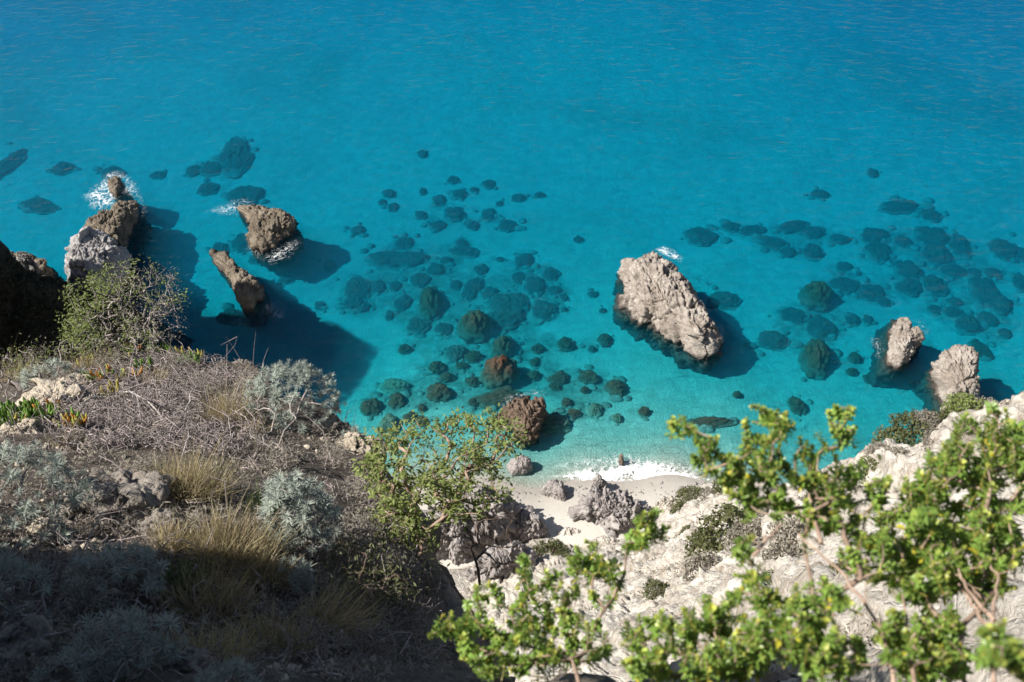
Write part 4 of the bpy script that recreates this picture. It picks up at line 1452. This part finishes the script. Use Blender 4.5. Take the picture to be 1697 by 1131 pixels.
silver(492, 693, 165, 105, 170, 'round silver bush on the cliff edge against dark blue water', 401, 1.15)
silver(30, 868, 230, 140, 170, 'sunlit silver bush at the left edge, shading a grey outcrop', 402, 1.15)
silver(505, 900, 125, 165, 120, 'tall sunlit silver bush right of the dry grass', 403, 1.1)
silver(205, 985, 150, 95, 60, 'silver bush in shade left of the dry grass clumps', 404, 1.1)
silver(225, 1110, 170, 120, 75, 'large dim silver bush near the bottom left', 405, 1.1)
silver(30, 1010, 130, 110, 50, 'dim silver bush at the left edge below the sunlit one', 406, 1.1)
silver(380, 1150, 90, 60, 26, 'small dim silver bush cut by the bottom edge', 407, 1.0)
silver(90, 640, 90, 45, 40, 'low blue grey bush above the limestone slab', 408, 1.1)
silver(488, 968, 70, 60, 22, 'small silver bush below the tall sunlit one', 409, 1.0)
silver(130, 1135, 110, 70, 30, 'dim silver bush in the bottom left corner beside the brown rock', 410, 1.0)
silver(580, 712, 44, 34, 24, 'small grey tuft of bush at the cliff edge by the broken rock', 411, 1.0)

# ------------------------------------------------------------------ grass tufts
GR_T = 'grass tufts on the near hillside'


def tuft(u, v, wpx, hpx, n, mat, label, seed, lean=(0.1, 0.1)):
    rng = random.Random(seed)
    root = near_hit(u, v)
    mpp = np.linalg.norm(root - np.array([0, 0, H_CAM])) / FPX
    rx, hh = wpx * mpp * .42, hpx * mpp * 1.15
    mb = MB()
    for k in range(int(n * 1.5)):
        r, a = math.sqrt(rng.random()), rng.uniform(0, 2 * math.pi)
        x, y = rx * r * math.cos(a), rx * .8 * r * math.sin(a)
        zg = float(near_q(np.array([[root[0] + x, root[1] + y]]))[0]) - root[2]
        h = hh * rng.uniform(.45, 1.1) * (1.05 - .35 * r)
        d = np.array([lean[0] + .2 * r * math.cos(a) + rng.gauss(0, .2), lean[1] + .2 * r * math.sin(a) + rng.gauss(0, .2), 1])
        sdir = unit(np.cross(d, [rng.gauss(0, 1), rng.gauss(0, 1), .1])) * rng.uniform(.0013, .0026)
        bx = np.array([d[0], d[1], 0]) * rng.uniform(.1, .7)
        P0 = np.array([x, y, zg - .03])
        pts = [P0 + d * h * f + bx * h * f * f - np.array([0, 0, .12 * h * f * f]) for f in (0, .4, .75, 1)]
        V = np.array([pts[0] - sdir, pts[0] + sdir, pts[1] - sdir, pts[1] + sdir, pts[2] - sdir * .7, pts[2] + sdir * .7, pts[3]])
        mb.add(V, [(0, 1, 3, 2), (2, 3, 5, 4)], [(4, 5, 6)], tint=rng.uniform(.6, 1.3) * np.array([1, rng.uniform(.92, 1.06), rng.uniform(.85, 1.1)]))
    return link('grass_tuft', mb.build('grass_tuft', mat, False), None, tuple(root), label=label, category='grass', group=GR_T)


tuft(315, 825, 120, 95, 900, M['grass_dry'], 'wide dry grass tuft below the twig litter, its base in shade', 501)
tuft(265, 810, 50, 50, 220, M['grass_dry'], 'small yellowish grass tuft left of the wide dry one', 502)
tuft(385, 925, 130, 90, 900, M['grass_dry'], 'sunlit straw coloured grass tuft in the middle of the slope', 503)
tuft(285, 905, 60, 60, 260, M['grass_dry'], 'small sunlit grass tuft left of the straw coloured one', 504)
tuft(375, 700, 60, 80, 320, M['grass_dry'], 'upright pale grass tuft between the twig litter and the round silver bush', 505)
tuft(420, 720, 40, 40, 140, M['grass_dry'], 'short grass tuft beside the pale dead shrub', 506)
tuft(345, 1005, 140, 75, 700, M['grass_dry'], 'shaded dry grass tuft under the straw coloured one', 507)
tuft(305, 975, 70, 70, 260, M['grass_green'], 'dark green grass tuft in shade left of the shaded dry one', 508)
tuft(440, 960, 80, 60, 320, M['grass_dry'], 'dim grass tuft below the tall sunlit silver bush', 509)
tuft(340, 1095, 150, 70, 500, M['grass_dry'], 'dim grass tuft near the bottom edge beside the grey rock', 510)
tuft(450, 1070, 130, 70, 420, M['grass_dry'], 'dim sparse grass tuft at the bottom beside the dark cliff edge', 511)
tuft(545, 1040, 100, 90, 260, M['grass_dry'], 'dim grass hanging on the dark cliff edge', 512, (.4, .1))
tuft(150, 612, 90, 45, 300, M['grass_dry'], 'brown grass tuft above the twig litter at left', 513)
tuft(255, 632, 50, 30, 160, M['grass_dry'], 'small brown grass tuft beside the green succulents on the ridge', 514)
tuft(20, 625, 90, 50, 260, M['grass_dry'], 'brown grass tuft at the left edge above the succulent patch', 515)
tuft(110, 735, 60, 30, 140, M['grass_dry'], 'short pale grass tuft below the orange succulent', 516)
tuft(440, 850, 70, 60, 200, M['grass_green'], 'greenish grass tuft between the dry grass and the tall silver bush', 517)

ST = 'dry stalks on the ridge'
for k, (u, v, n, h, lb) in enumerate([(410, 605, 5, 60, 'tall thin dry stalks on the ridge crest against the water'), (540, 660, 9, 60, 'dry stalks sticking out above the round silver bush'), (570, 700, 6, 50, 'dry stalks at the right of the round silver bush'),
                                      (280, 600, 6, 60, 'dry stalks among the succulents below the green bush'), (500, 900, 6, 90, 'bent dry stalks before the tall sunlit silver bush'), (90, 900, 6, 80, 'dry stalks in front of the left silver bush'),
                                      (240, 960, 6, 90, 'dry stalks in deep shade left of the grass')]):
    P = near_hit(u, v)
    mpp = np.linalg.norm(P - np.array([0, 0, H_CAM])) / FPX
    mbb = MB()
    for q in range(n):
        H = h * mpp * R.uniform(.7, 1.3)
        b = np.array([R.uniform(-.15, .15), R.uniform(-.15, .15), -.05])
        d = np.array([R.gauss(0, .3), R.gauss(0, .3), 1])
        e = np.array([R.gauss(0, .25), R.gauss(0, .25), -.1])
        V, F = tube([b + d * H * f + e * H * f * f for f in (0, .3, .6, .85, 1)], [.004, .0035, .003, .002, .001], 4)
        mbb.add(V, F, tint=R.uniform(.8, 1.4))
    link('dry_stalks', mbb.build('dry_stalks', M['twig'], True), None, tuple(P), label=lb, category='dry stalks', group=ST)

# ------------------------------------------------------------------ succulents
def succ_leaf(mat, seed):
    rng = random.Random(seed)
    n = 7
    V, F = [], []
    for k in range(n):
        f = k / (n - 1)
        r = .0105 * (1 - .85 * f ** 3) * (.75 + .5 * math.sin(min(1, f * 2.2) * 1.4))
        x, z = .105 * f, .035 * f * f
        for a in range(4):
            th = a * math.pi / 2 + math.pi / 4
            V.append((x - .25 * z, r * math.cos(th), z + r * math.sin(th) * 1.1))
    F = gridfaces(n, 4, True)
    V = np.array(V)
    tnt = .8 + .5 * V[:, :1] / .105
    return mesh('leaf', V, F, mat, True, np.repeat(tnt, 3, 1), F3=[(24, 25, 26), (24, 26, 27)])


SL = {'g': [succ_leaf(M['succ'], 1)], 'o': [succ_leaf(M['succ_orange'], 2)], 'y': [succ_leaf(M['succ_yellow'], 3)]}
SU = 'succulent clumps on the near hillside'


def succulent(u, v, wpx, kinds, n, label, seed):
    rng = random.Random(seed)
    P = near_hit(u, v)
    mpp = np.linalg.norm(P - np.array([0, 0, H_CAM])) / FPX
    rad = wpx * mpp * .5
    t = thing('succulent_plant', label, 'succulent', tuple(P), SU)
    for k in range(n):
        a = rng.uniform(0, 2 * math.pi)
        r = rad * math.sqrt(rng.random()) * .75
        x, y = r * math.cos(a), r * math.sin(a)
        z = float(near_q(np.array([[P[0] + x, P[1] + y]]))[0]) - P[2] + .055
        el = rng.uniform(.35, 1.25)
        d = np.array([math.cos(a) * math.cos(el), math.sin(a) * math.cos(el) - .15, math.sin(el)])
        o = bpy.data.objects.new('leaf', SL[rng.choice(kinds)][0])
        C.objects.link(o)
        o.parent = t
        o.location = (x, y, z)
        o.rotation_euler = Vector(unit(d)).to_track_quat('X', 'Z').to_euler()
        s = rng.uniform(1.1, 1.8)
        o.scale = (s, s * 1.15, s * 1.15)


for i, a in enumerate([(36, 690, 60, 'ggg', 40, 'large green succulent patch left of the limestone slab'), (16, 712, 44, 'ggy', 22, 'yellowish succulent at the left edge below the green patch'),
                       (70, 703, 40, 'gg', 26, 'green succulent in front of the limestone slab'), (88, 690, 34, 'ggo', 18, 'green and orange succulent on the limestone slab'),
                       (122, 712, 46, 'gyo', 26, 'orange tipped succulent below the twig litter at left'), (152, 610, 30, 'y', 14, 'yellow succulent by the brown grass'),
                       (172, 630, 36, 'ggoy', 22, 'green and orange succulent at the upper left of the litter'), (190, 655, 32, 'y', 14, 'pale yellow succulent in the middle of the litter'),
                       (206, 597, 40, 'ggy', 22, 'light green succulent under the green bush, left of two'), (220, 578, 34, 'gyo', 20, 'yellow green succulent right below the green bush'),
                       (244, 614, 26, 'g', 16, 'small deep green succulent on the ridge'), (275, 588, 40, 'gg', 22, 'green succulent on the ridge left of the orange topped one'),
                       (318, 606, 46, 'gg', 26, 'green succulent under the orange topped one on the ridge'), (318, 585, 36, 'oy', 20, 'orange topped succulent standing highest on the ridge'),
                       (220, 632, 26, 'gyo', 12, 'small ragged succulent above the litter'), (265, 575, 24, 'gy', 10, 'little succulent among dry stalks on the ridge')]):
    succulent(*a, seed=600 + i)

# ------------------------------------------------------------------ shrubs of the near hillside
rng = random.Random(21)
root = near_hit(232, 590)
bl = [(150, 490, 45, 30, 13.9, .5), (190, 465, 40, 25, 14.0, .5), (215, 455, 20, 25, 13.9, .4), (250, 460, 30, 22, 14.0, .5), (285, 470, 15, 20, 13.9, .4), (130, 540, 30, 30, 13.5, .4), (170, 540, 50, 35, 13.5, .5),
      (230, 510, 50, 40, 13.8, .5), (270, 530, 35, 40, 13.8, .4), (220, 560, 50, 25, 13.3, .4), (140, 570, 25, 15, 13.3, .4), (290, 500, 15, 25, 13.9, .3)]
shrub('green_bush', 'yellow green bush on the ridge, its right half bare brown twigs', root, blob_tips(bl, rng, .042), M['twig'], M['leaf_green'], rng, r_tip=.0032, nl=13, L=.045, w=.017, spread=.045, seg=.14, jit=.16,
      leaf_filter=lambda p: (p[0] < -5.6 or rng.random() < .2), alt=(M['leaf_drygrey'], 8, .03, .008), rmax=.025, cat='bush')

rng = random.Random(22)
root = near_hit(702, 935)
bl = [(640, 745, 38, 30, 9.4, .25), (690, 717, 48, 22, 9.5, .25), (745, 702, 40, 18, 9.5, .25), (800, 702, 38, 22, 9.5, .25), (845, 722, 28, 28, 9.4, .25), (622, 790, 28, 36, 9.2, .25), (680, 780, 55, 36, 9.3, .3),
      (760, 770, 50, 38, 9.3, .3), (805, 758, 38, 28, 9.4, .25), (700, 832, 60, 38, 9.1, .3), (650, 860, 38, 38, 9.0, .2), (760, 828, 46, 36, 9.1, .25), (690, 890, 40, 26, 8.9, .2), (825, 810, 22, 26, 9.3, .2)]
shrub('leaning_shrub', 'leafy green shrub with pinkish branches leaning out over the beach', root, blob_tips([(a_, b_, c_, d_, t_ - .45, e_) for a_, b_, c_, d_, t_, e_ in bl], rng, .021), M['bark_pink'], M['leaf_green'], rng, r_tip=.0042, nl=15, L=.048, w=.02, spread=.03, seg=.12, jit=.2, droop=.25, rmax=.03)

rng = random.Random(23)
root = near_hit(35, 650)
bl = [(30, 600, 40, 20, 13.6, .5), (80, 585, 40, 15, 13.8, .5), (125, 575, 25, 15, 13.7, .4), (10, 640, 40, 25, 13.0, .5), (90, 615, 50, 20, 13.4, .4), (45, 625, 40, 20, 13.2, .4)]
shrub('straggly_bush', 'straggly green and brown bush at the left edge below the dark headland', root, blob_tips(bl, rng, .035), M['twig'], M['leaf_green'], rng, r_tip=.003, nl=9, L=.04, w=.013, spread=.06, seg=.14, jit=.2,
      leaf_filter=lambda p: rng.random() < .45, alt=(M['leaf_drygrey'], 10, .035, .008), cat='bush')

rng = random.Random(24)
root = near_hit(600, 1030)
bl = [(560, 930, 50, 35, 7.5, .12), (620, 950, 50, 40, 7.5, .15), (590, 1000, 60, 40, 7.0, .15), (660, 1000, 30, 50, 7.4, .15), (640, 890, 40, 30, 8.1, .15), (690, 960, 30, 40, 7.9, .15)]
shrub('dark_shrub', 'dark tangled shrub in deep shade on the cliff edge', root, blob_tips(bl, rng, .012), M['bark_brown'], M['leaf_olive'], rng, r_tip=.003, nl=10, L=.04, w=.014, spread=.05, seg=.12, jit=.22, rmax=.02)

DRY = 'dry grey scrub on the near hillside'
for k, (u, v, w, h, lb) in enumerate([(335, 655, 70, 45, 'tangled grey scrub in the middle of the ridge'), (425, 650, 60, 40, 'grey tan scrub just left of the round silver bush'), (300, 615, 60, 30, 'low grey scrub behind the orange topped succulent'),
                                      (560, 770, 60, 40, 'grey scrub left of the pale broken rock'), (470, 775, 70, 40, 'brown scrub at the foot of the pale dead shrub'), (610, 830, 70, 60, 'brown scrub on the cliff edge under the leaning shrub'),
                                      (590, 900, 80, 60, 'dim brown scrub right of the tall sunlit silver bush'), (180, 612, 70, 34, 'grey scrub beside the yellow succulent'), (70, 625, 80, 40, 'grey tan scrub behind the limestone slab'),
                                      (660, 960, 70, 70, 'dark scrub hanging over the shaded cliff edge'), (150, 1010, 90, 60, 'dim scrub between two shaded silver bushes'), (250, 790, 60, 34, 'brown scrub between the fissured outcrop and the wide grass tuft'),
                                      (530, 1090, 110, 70, 'dark scrub at the bottom edge beside the green front bush'), (620, 1080, 80, 70, 'dark scrub low on the shaded cliff edge')]):
    rng = random.Random(800 + k)
    root = near_hit(u, v)
    mpp = np.linalg.norm(root - np.array([0, 0, H_CAM])) / FPX
    tips = []
    for q in range(85):
        a, e = rng.uniform(0, 6.283), math.asin(rng.random() ** .8)
        f = rng.uniform(.45, 1.1)
        tips.append(root + f * np.array([w * mpp * .55 * math.cos(a) * math.cos(e), w * mpp * .5 * math.sin(a) * math.cos(e), h * mpp * (.15 + math.sin(e))]))
    shrub('dry_scrub', lb, root, tips, M['twig'], M['leaf_drygrey'], rng, DRY, r_tip=.0022, nl=9, L=.026, w=.006, spread=.03, seg=.09, jit=.22, rmax=.012)

# ------------------------------------------------------------------ shrubs on the white cliff
def crown_mesh(seed, mat, n=1500, leaf=.085):
    rng = np.random.RandomState(seed)
    D = rng.normal(size=(n, 3))
    D[:, 2] = np.abs(D[:, 2])
    D /= np.linalg.norm(D, axis=1)[:, None]
    lump = 1 + .35 * fbm(D * 2.0 + seed, 3)
    r = (rng.uniform(.3, 1, n) ** .4 * lump)[:, None]
    P = D * r * np.array([1, 1, .85])
    A = rng.normal(size=(n, 3)); A /= np.linalg.norm(A, axis=1)[:, None]
    B = np.cross(A, rng.normal(size=(n, 3))); B /= np.linalg.norm(B, axis=1)[:, None]
    s = leaf * rng.uniform(.6, 1.3, (n, 1))
    V = np.stack([P - A * s, P + B * s * .45, P + A * s, P - B * s * .45], 1).reshape(-1, 3)
    t = np.repeat(rng.uniform(.6, 1.35, n), 4)
    return mesh('foliage', V, np.arange(4 * n).reshape(-1, 4), mat, False, t)


def stems_mesh(seed):
    rng = random.Random(seed)
    mb = MB()
    for k in range(9):
        d = unit([rng.gauss(0, .6), rng.gauss(0, .6), .8])
        V, F = tube([(0, 0, -.15), d * .3, d * .6 + np.array([0, 0, .05]), d * .85], [.05, .035, .025, .01], 4)
        mb.add(V, F, tint=1)
    return mb.build('stems', M['bark_brown'], True)


CR = {'o': [crown_mesh(i, M['leaf_olive']) for i in (1, 2, 3)], 'g': [crown_mesh(i, M['leaf_drygrey']) for i in (4, 5)], 'n': [crown_mesh(6, M['leaf_green'])]}
STM = [stems_mesh(1), stems_mesh(2)]
WS = 'shrubs on the white cliff'
wsh = [(1480, 735, 34, 20, 'o', 'olive shrub hugging the outer edge of the white cliff, lowest of the edge'), (1510, 718, 40, 26, 'o', 'broad olive shrub on the outer edge of the white cliff'), (1535, 702, 26, 18, 'g', 'dry grey shrub at the upper end of the cliff edge shrubs'),
       (1575, 712, 36, 34, 'o', 'dark olive shrub in front of the tall rounded sea rock'), (1600, 688, 40, 20, 'n', 'greener shrub right below the tall rounded sea rock'), (1640, 690, 36, 18, 'g', 'pale dry shrub left of the white boulders'),
       (1612, 730, 36, 24, 'g', 'grey dry shrub on the cliff shoulder behind the front bush'), (1560, 742, 34, 22, 'g', 'grey dry shrub in the middle of the white face'), (1495, 768, 30, 15, 'g', 'small grey shrub on the white face, left side'),
       (1460, 758, 26, 17, 'g', 'little grey shrub near the left rim of the white face'), (1462, 792, 44, 18, 'o', 'low olive shrub at the foot of the bright white face'), (1432, 806, 34, 14, 'o', 'small olive shrub at the left end of the bright white face'),
       (1209, 818, 34, 22, 'o', 'round olive shrub at the right end of the beach'), (1145, 828, 26, 17, 'o', 'small olive shrub by the rounded cream rock'), (1178, 828, 22, 12, 'g', 'tiny grey shrub between two olive ones above the beach'),
       (1128, 850, 18, 18, 'o', 'small olive shrub below the rounded cream rock'), (1205, 858, 22, 16, 'o', 'olive tuft on the white slope above the gully'), (1213, 892, 60, 42, 'o', 'largest olive shrub in the cliff gully'), (1172, 912, 38, 30, 'o', 'olive shrub at the left of the gully'),
       (1240, 905, 44, 30, 'g', 'dry grey shrub at the right of the gully'), (1165, 955, 38, 40, 'g', 'grey brown shrub in the lower gully'), (1140, 890, 16, 22, 'o', 'narrow olive shrub on the bright left slope'), (1282, 870, 44, 22, 'g', 'wide grey shrub above the gully on the right'),
       (1312, 900, 44, 32, 'g', 'grey shrub beside the long front stem'), (1299, 940, 44, 32, 'g', 'lower grey shrub beside the long front stem'), (1405, 975, 44, 34, 'o', 'olive shrub behind the front bush, in the lower right'), (913, 925, 34, 26, 'o', 'olive shrub on the pale rock left of the front bush'),
       (938, 938, 24, 17, 'o', 'smaller olive shrub beside the one on the pale rock'), (1270, 985, 40, 26, 'o', 'olive shrub on the shaded white slope'), (1090, 985, 26, 18, 'o', 'olive tuft on the bright slope between the front sprigs'), (1345, 850, 34, 20, 'g', 'grey shrub on the white slope behind the front bush'),
       (1660, 740, 30, 18, 'o', 'olive shrub on the cliff under the white boulders'), (1520, 860, 30, 20, 'g', 'grey shrub behind the dense right part of the front bush')]
for k, (u, v, w, h, kd, lb) in enumerate(wsh):
    P = white_hit(u, v)
    mpp = np.linalg.norm(P - np.array([0, 0, H_CAM])) / FPX
    t = thing('cliff_shrub', lb, 'shrub', (P[0], P[1], P[2] + .05), WS)
    link('stems', STM[k % 2], t)
    link('foliage', R.choice(CR[kd]), t, kind='stuff')
    t.scale = (w * mpp * 1.0, w * mpp * .9, h * mpp * 1.15)
    t.rotation_euler = (0, 0, R.uniform(0, 6))

# low heath over the cliff and the dark headland
def heath(name, mat, pts, size, seed, wide=.5):
    rng = np.random.RandomState(seed)
    n = len(pts)
    A = rng.normal(size=(n, 3)); A /= np.linalg.norm(A, axis=1)[:, None]
    B = np.cross(A, rng.normal(size=(n, 3))); B /= np.linalg.norm(B, axis=1)[:, None]
    s = size * rng.uniform(.5, 1.4, (n, 1))
    P = pts + np.abs(rng.normal(size=(n, 1))) * np.array([0, 0, 1]) * size * 1.2
    V = np.stack([P - A * s, P + B * s * wide, P + A * s, P - B * s * wide], 1).reshape(-1, 3)
    link(name, mesh(name, V, np.arange(4 * n).reshape(-1, 4), mat, False, np.repeat(rng.uniform(.6, 1.4, n), 4)), kind='stuff')


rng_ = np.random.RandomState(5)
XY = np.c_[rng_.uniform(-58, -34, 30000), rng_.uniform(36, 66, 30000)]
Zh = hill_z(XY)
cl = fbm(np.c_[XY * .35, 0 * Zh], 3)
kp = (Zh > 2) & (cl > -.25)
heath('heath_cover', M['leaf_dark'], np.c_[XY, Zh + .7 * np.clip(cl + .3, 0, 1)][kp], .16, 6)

XY = np.c_[rng_.uniform(2, 26, 90000), rng_.uniform(9, 43, 90000)]
d, q, side = edge_dist(XY, WEDGE)
Zw = white_z(XY)
cl = fbm(np.c_[XY * .42, 0 * Zw + 3], 4)
kp = (side > 0) & (cl > .10) & (Zw > 4)
heath('heath_cover', M['leaf_drygrey'], np.c_[XY, Zw + .35][kp], .06, 7)

uv = np.c_[rng_.uniform(0, 720, 9000), rng_.uniform(590, 1131, 9000)]
Pn = [near_hit(u, v, strict=True) for u, v in uv]
Pn = np.array([p for p in Pn if p is not None])
cl = fbm(Pn * 1.9, 3)
Pn = Pn[cl > .02]
Pn = np.repeat(Pn, 8, 0) + rng_.normal(size=(len(Pn) * 8, 3)) * np.array([.05, .05, .02])
Pn[:, 2] = near_q(Pn[:, :2]) + np.abs(rng_.normal(size=len(Pn))) * .05
heath('dry_ground_cover', M['leaf_drygrey'], Pn, .026, 8, .12)

# ------------------------------------------------------------------ the front bushes, out of focus
WH = [whorl_mesh('leaf_cluster', M['leaf_lime'], 700 + i, yellow=y) for i, y in enumerate((.25, .5, .8, 1.0, .6, .1))]


def front_bush(label, root, blobs, dens, seed, extra=(), sc=1.0, cap=300, bare=()):
    rng = random.Random(seed)
    t = thing('front_bush', label, 'bush', tuple(root), 'leafy bushes at the camera edge of the cliff')
    tips = list(extra) + blob_tips(blobs, rng, dens * 2.6)
    mb, tp, td = grow(root, tips, .0017, rng, .05, .14, sides=5, expo=.28, rmax=.0075)
    link('branches', mb.build('branches', M['bark_pink'], True), t)
    for pl in bare:
        P = np.array([at_t(*q) for q in pl])
        f = np.linspace(0, 1, len(P))
        ff = np.linspace(0, 1, 4 * len(P))
        Q = np.stack([np.interp(ff, f, P[:, c]) for c in range(3)], 1) + np.array([[rng.gauss(0, .0025) for _ in range(3)] for _ in ff]) - root
        bs = MB()
        Vt, Ft = tube(Q, np.linspace(.0062, .0026, len(Q)), 6)
        bs.add(Vt, Ft, tint=1.15)
        for q in range(3, len(Q) - 1, 4):
            d = np.array([rng.gauss(0, 1) for _ in range(3)]) * .035
            Vt, Ft = tube([Q[q], Q[q] + d * .6, Q[q] + d + np.array([0, 0, .012])], [.002, .0016, .0008], 4)
            bs.add(Vt, Ft, tint=1.1)
        link('bare_stem', bs.build('bare_stem', M['bark_pink'], True), t)
    order = list(range(len(tp)))
    rng.shuffle(order)
    rest = MB()
    for n, i in enumerate(order):
        p, d = tp[i], td[i]
        dd = unit(d + np.array([0, 0, .55]) + np.array([rng.gauss(0, .3) for _ in range(3)]))
        sz = sc * rng.uniform(.55, 1.1)
        me = rng.choice(WH)
        if n < cap:
            put('leaf_cluster', me, t, tuple(p - root), dd, rng.uniform(0, 6), sz)
        else:
            V, F4, F3, T = WHDATA[me.name]
            rest.add((V @ frame(dd, rng.uniform(0, 6)).T) * sz + (p - root), F4, F3, T)
    if rest.n:
        link('foliage', rest.build('foliage', M['leaf_lime'], True), t, kind='stuff')
    return t


WHDATA = {}
for me in WH:
    nv = len(me.vertices)
    V = np.empty(nv * 3, np.float32)
    me.vertices.foreach_get('co', V)
    T = np.empty(nv * 4, np.float32)
    me.color_attributes['tint'].data.foreach_get('color', T)
    F4 = np.array([list(p.vertices) for p in me.polygons if len(p.vertices) == 4])
    WHDATA[me.name] = (V.reshape(-1, 3).astype(float), F4, None, T.reshape(-1, 4)[:, :3].astype(float))


def stem_pts(pts):
    return [at_t(u, v, t) for u, v, t in pts]


rootA = at_t(1470, 1240, 2.45)
blA = [(1262, 690, 36, 22, 2.8, .10), (1290, 705, 25, 25, 2.8, .1), (1130, 705, 26, 12, 2.75, .06), (1170, 740, 36, 22, 2.75, .08), (1200, 775, 34, 24, 2.75, .1), (1255, 765, 55, 40, 2.8, .15), (1330, 765, 60, 40, 2.85, .15),
       (1395, 698, 30, 26, 2.95, .06), (1425, 800, 50, 40, 2.9, .15), (1330, 815, 60, 32, 2.8, .15), (1275, 830, 40, 30, 2.75, .1), (1225, 800, 36, 24, 2.75, .1), (1380, 850, 60, 34, 2.8, .15), (1240, 910, 22, 22, 2.65, .08),
       (1235, 965, 22, 20, 2.6, .08), (1280, 1000, 40, 26, 2.55, .1), (1350, 1000, 60, 40, 2.5, .15), (1300, 1060, 80, 45, 2.45, .15), (1380, 1080, 60, 40, 2.4, .15), (1440, 920, 50, 36, 2.7, .12)]
exA = stem_pts([(1330, 890, 2.68), (1180, 738, 2.76), (1112, 702, 2.75), (1392, 740, 2.94), (1345, 870, 2.72), (1268, 680, 2.82), (1410, 680, 2.96), (1385, 676, 2.96)])
front_bush('tall bush of lime green leaf clusters rising in front of the beach, left of two', rootA, blA, .0058, 31, exA, 1.05, 290, [[(1490, 1180, 2.3), (1465, 1045, 2.42), (1400, 955, 2.55), (1322, 885, 2.66)], [(1360, 900, 2.62), (1347, 850, 2.7), (1338, 790, 2.78)], [(1415, 1150, 2.3), (1390, 1060, 2.4), (1375, 1010, 2.45)], [(1000, 1135, 2.7), (1015, 1050, 2.8), (1030, 990, 2.85)][:0] or [(1250, 920, 2.6), (1275, 890, 2.64), (1300, 868, 2.68)]])
rootB = at_t(1640, 1220, 2.5)
blB = [(1640, 715, 56, 44, 3.1, .15), (1590, 790, 70, 56, 3.0, .2), (1665, 810, 40, 70, 3.0, .2), (1530, 820, 40, 40, 2.95, .15), (1505, 890, 70, 50, 2.85, .2), (1600, 900, 100, 60, 2.85, .2), (1520, 960, 70, 36, 2.7, .15), (1640, 960, 50, 40, 2.8, .15),
       (1545, 1085, 60, 40, 2.4, .12), (1485, 1040, 40, 30, 2.5, .12), (1560, 1030, 40, 20, 2.55, .1), (1690, 740, 30, 40, 3.1, .1)]
front_bush('dense bush of yellow green leaf clusters filling the right edge', rootB, blB, .0088, 32, stem_pts([(1650, 700, 3.15), (1620, 720, 3.1), (1560, 760, 3.0)]), 1.1, 290, [[(1650, 1170, 2.3), (1645, 1030, 2.5), (1655, 960, 2.62), (1636, 920, 2.7)], [(1640, 1045, 2.48), (1610, 1000, 2.56), (1588, 968, 2.62)], [(1648, 1030, 2.5), (1600, 975, 2.6), (1590, 940, 2.66)], [(1520, 1160, 2.25), (1508, 1060, 2.4), (1495, 985, 2.5)], [(1697, 800, 2.9), (1665, 845, 2.85)]])
rootC = at_t(1720, 1230, 1.75)
front_bush('blurred yellow sprig nearest the camera in the bottom right corner', rootC, [(1665, 1058, 40, 30, 1.75, .06), (1640, 1085, 30, 14, 1.72, .05), (1690, 1095, 30, 20, 1.7, .05)], .0065, 33, (), .85)
rootD = at_t(985, 1260, 2.9)
blD = [(735, 1048, 24, 12, 3.15, .06), (765, 1020, 36, 26, 3.2, .1), (800, 975, 22, 26, 3.25, .08), (790, 1055, 50, 28, 3.15, .12), (865, 945, 20, 20, 3.3, .06), (860, 1010, 36, 40, 3.25, .12), (815, 1095, 50, 28, 3.05, .12), (920, 985, 40, 40, 3.25, .12),
       (975, 925, 34, 34, 3.25, .1), (1010, 965, 36, 40, 3.2, .12), (945, 1060, 70, 44, 3.1, .15), (880, 1075, 50, 34, 3.05, .12), (1075, 872, 36, 22, 3.2, .06), (1062, 896, 26, 16, 3.2, .06), (1090, 850, 14, 10, 3.2, .05)]
front_bush('bright green leafy bush in the bottom middle against the dark cliff', rootD, blD, .0062, 34, stem_pts([(1055, 900, 3.2), (1005, 1050, 3.0)]), 1.1, 290)
rootE = at_t(1200, 1240, 2.6)
blE = [(1090, 1050, 70, 36, 2.75, .12), (1180, 1030, 60, 36, 2.7, .12), (1130, 1100, 90, 30, 2.6, .12), (1220, 1090, 60, 36, 2.55, .1), (1200, 990, 36, 18, 2.7, .08), (1060, 1105, 30, 24, 2.7, .1)]
front_bush('low lime green bush along the bottom edge between its two neighbours', rootE, blE, .0066, 35, (), 1.05, 290)
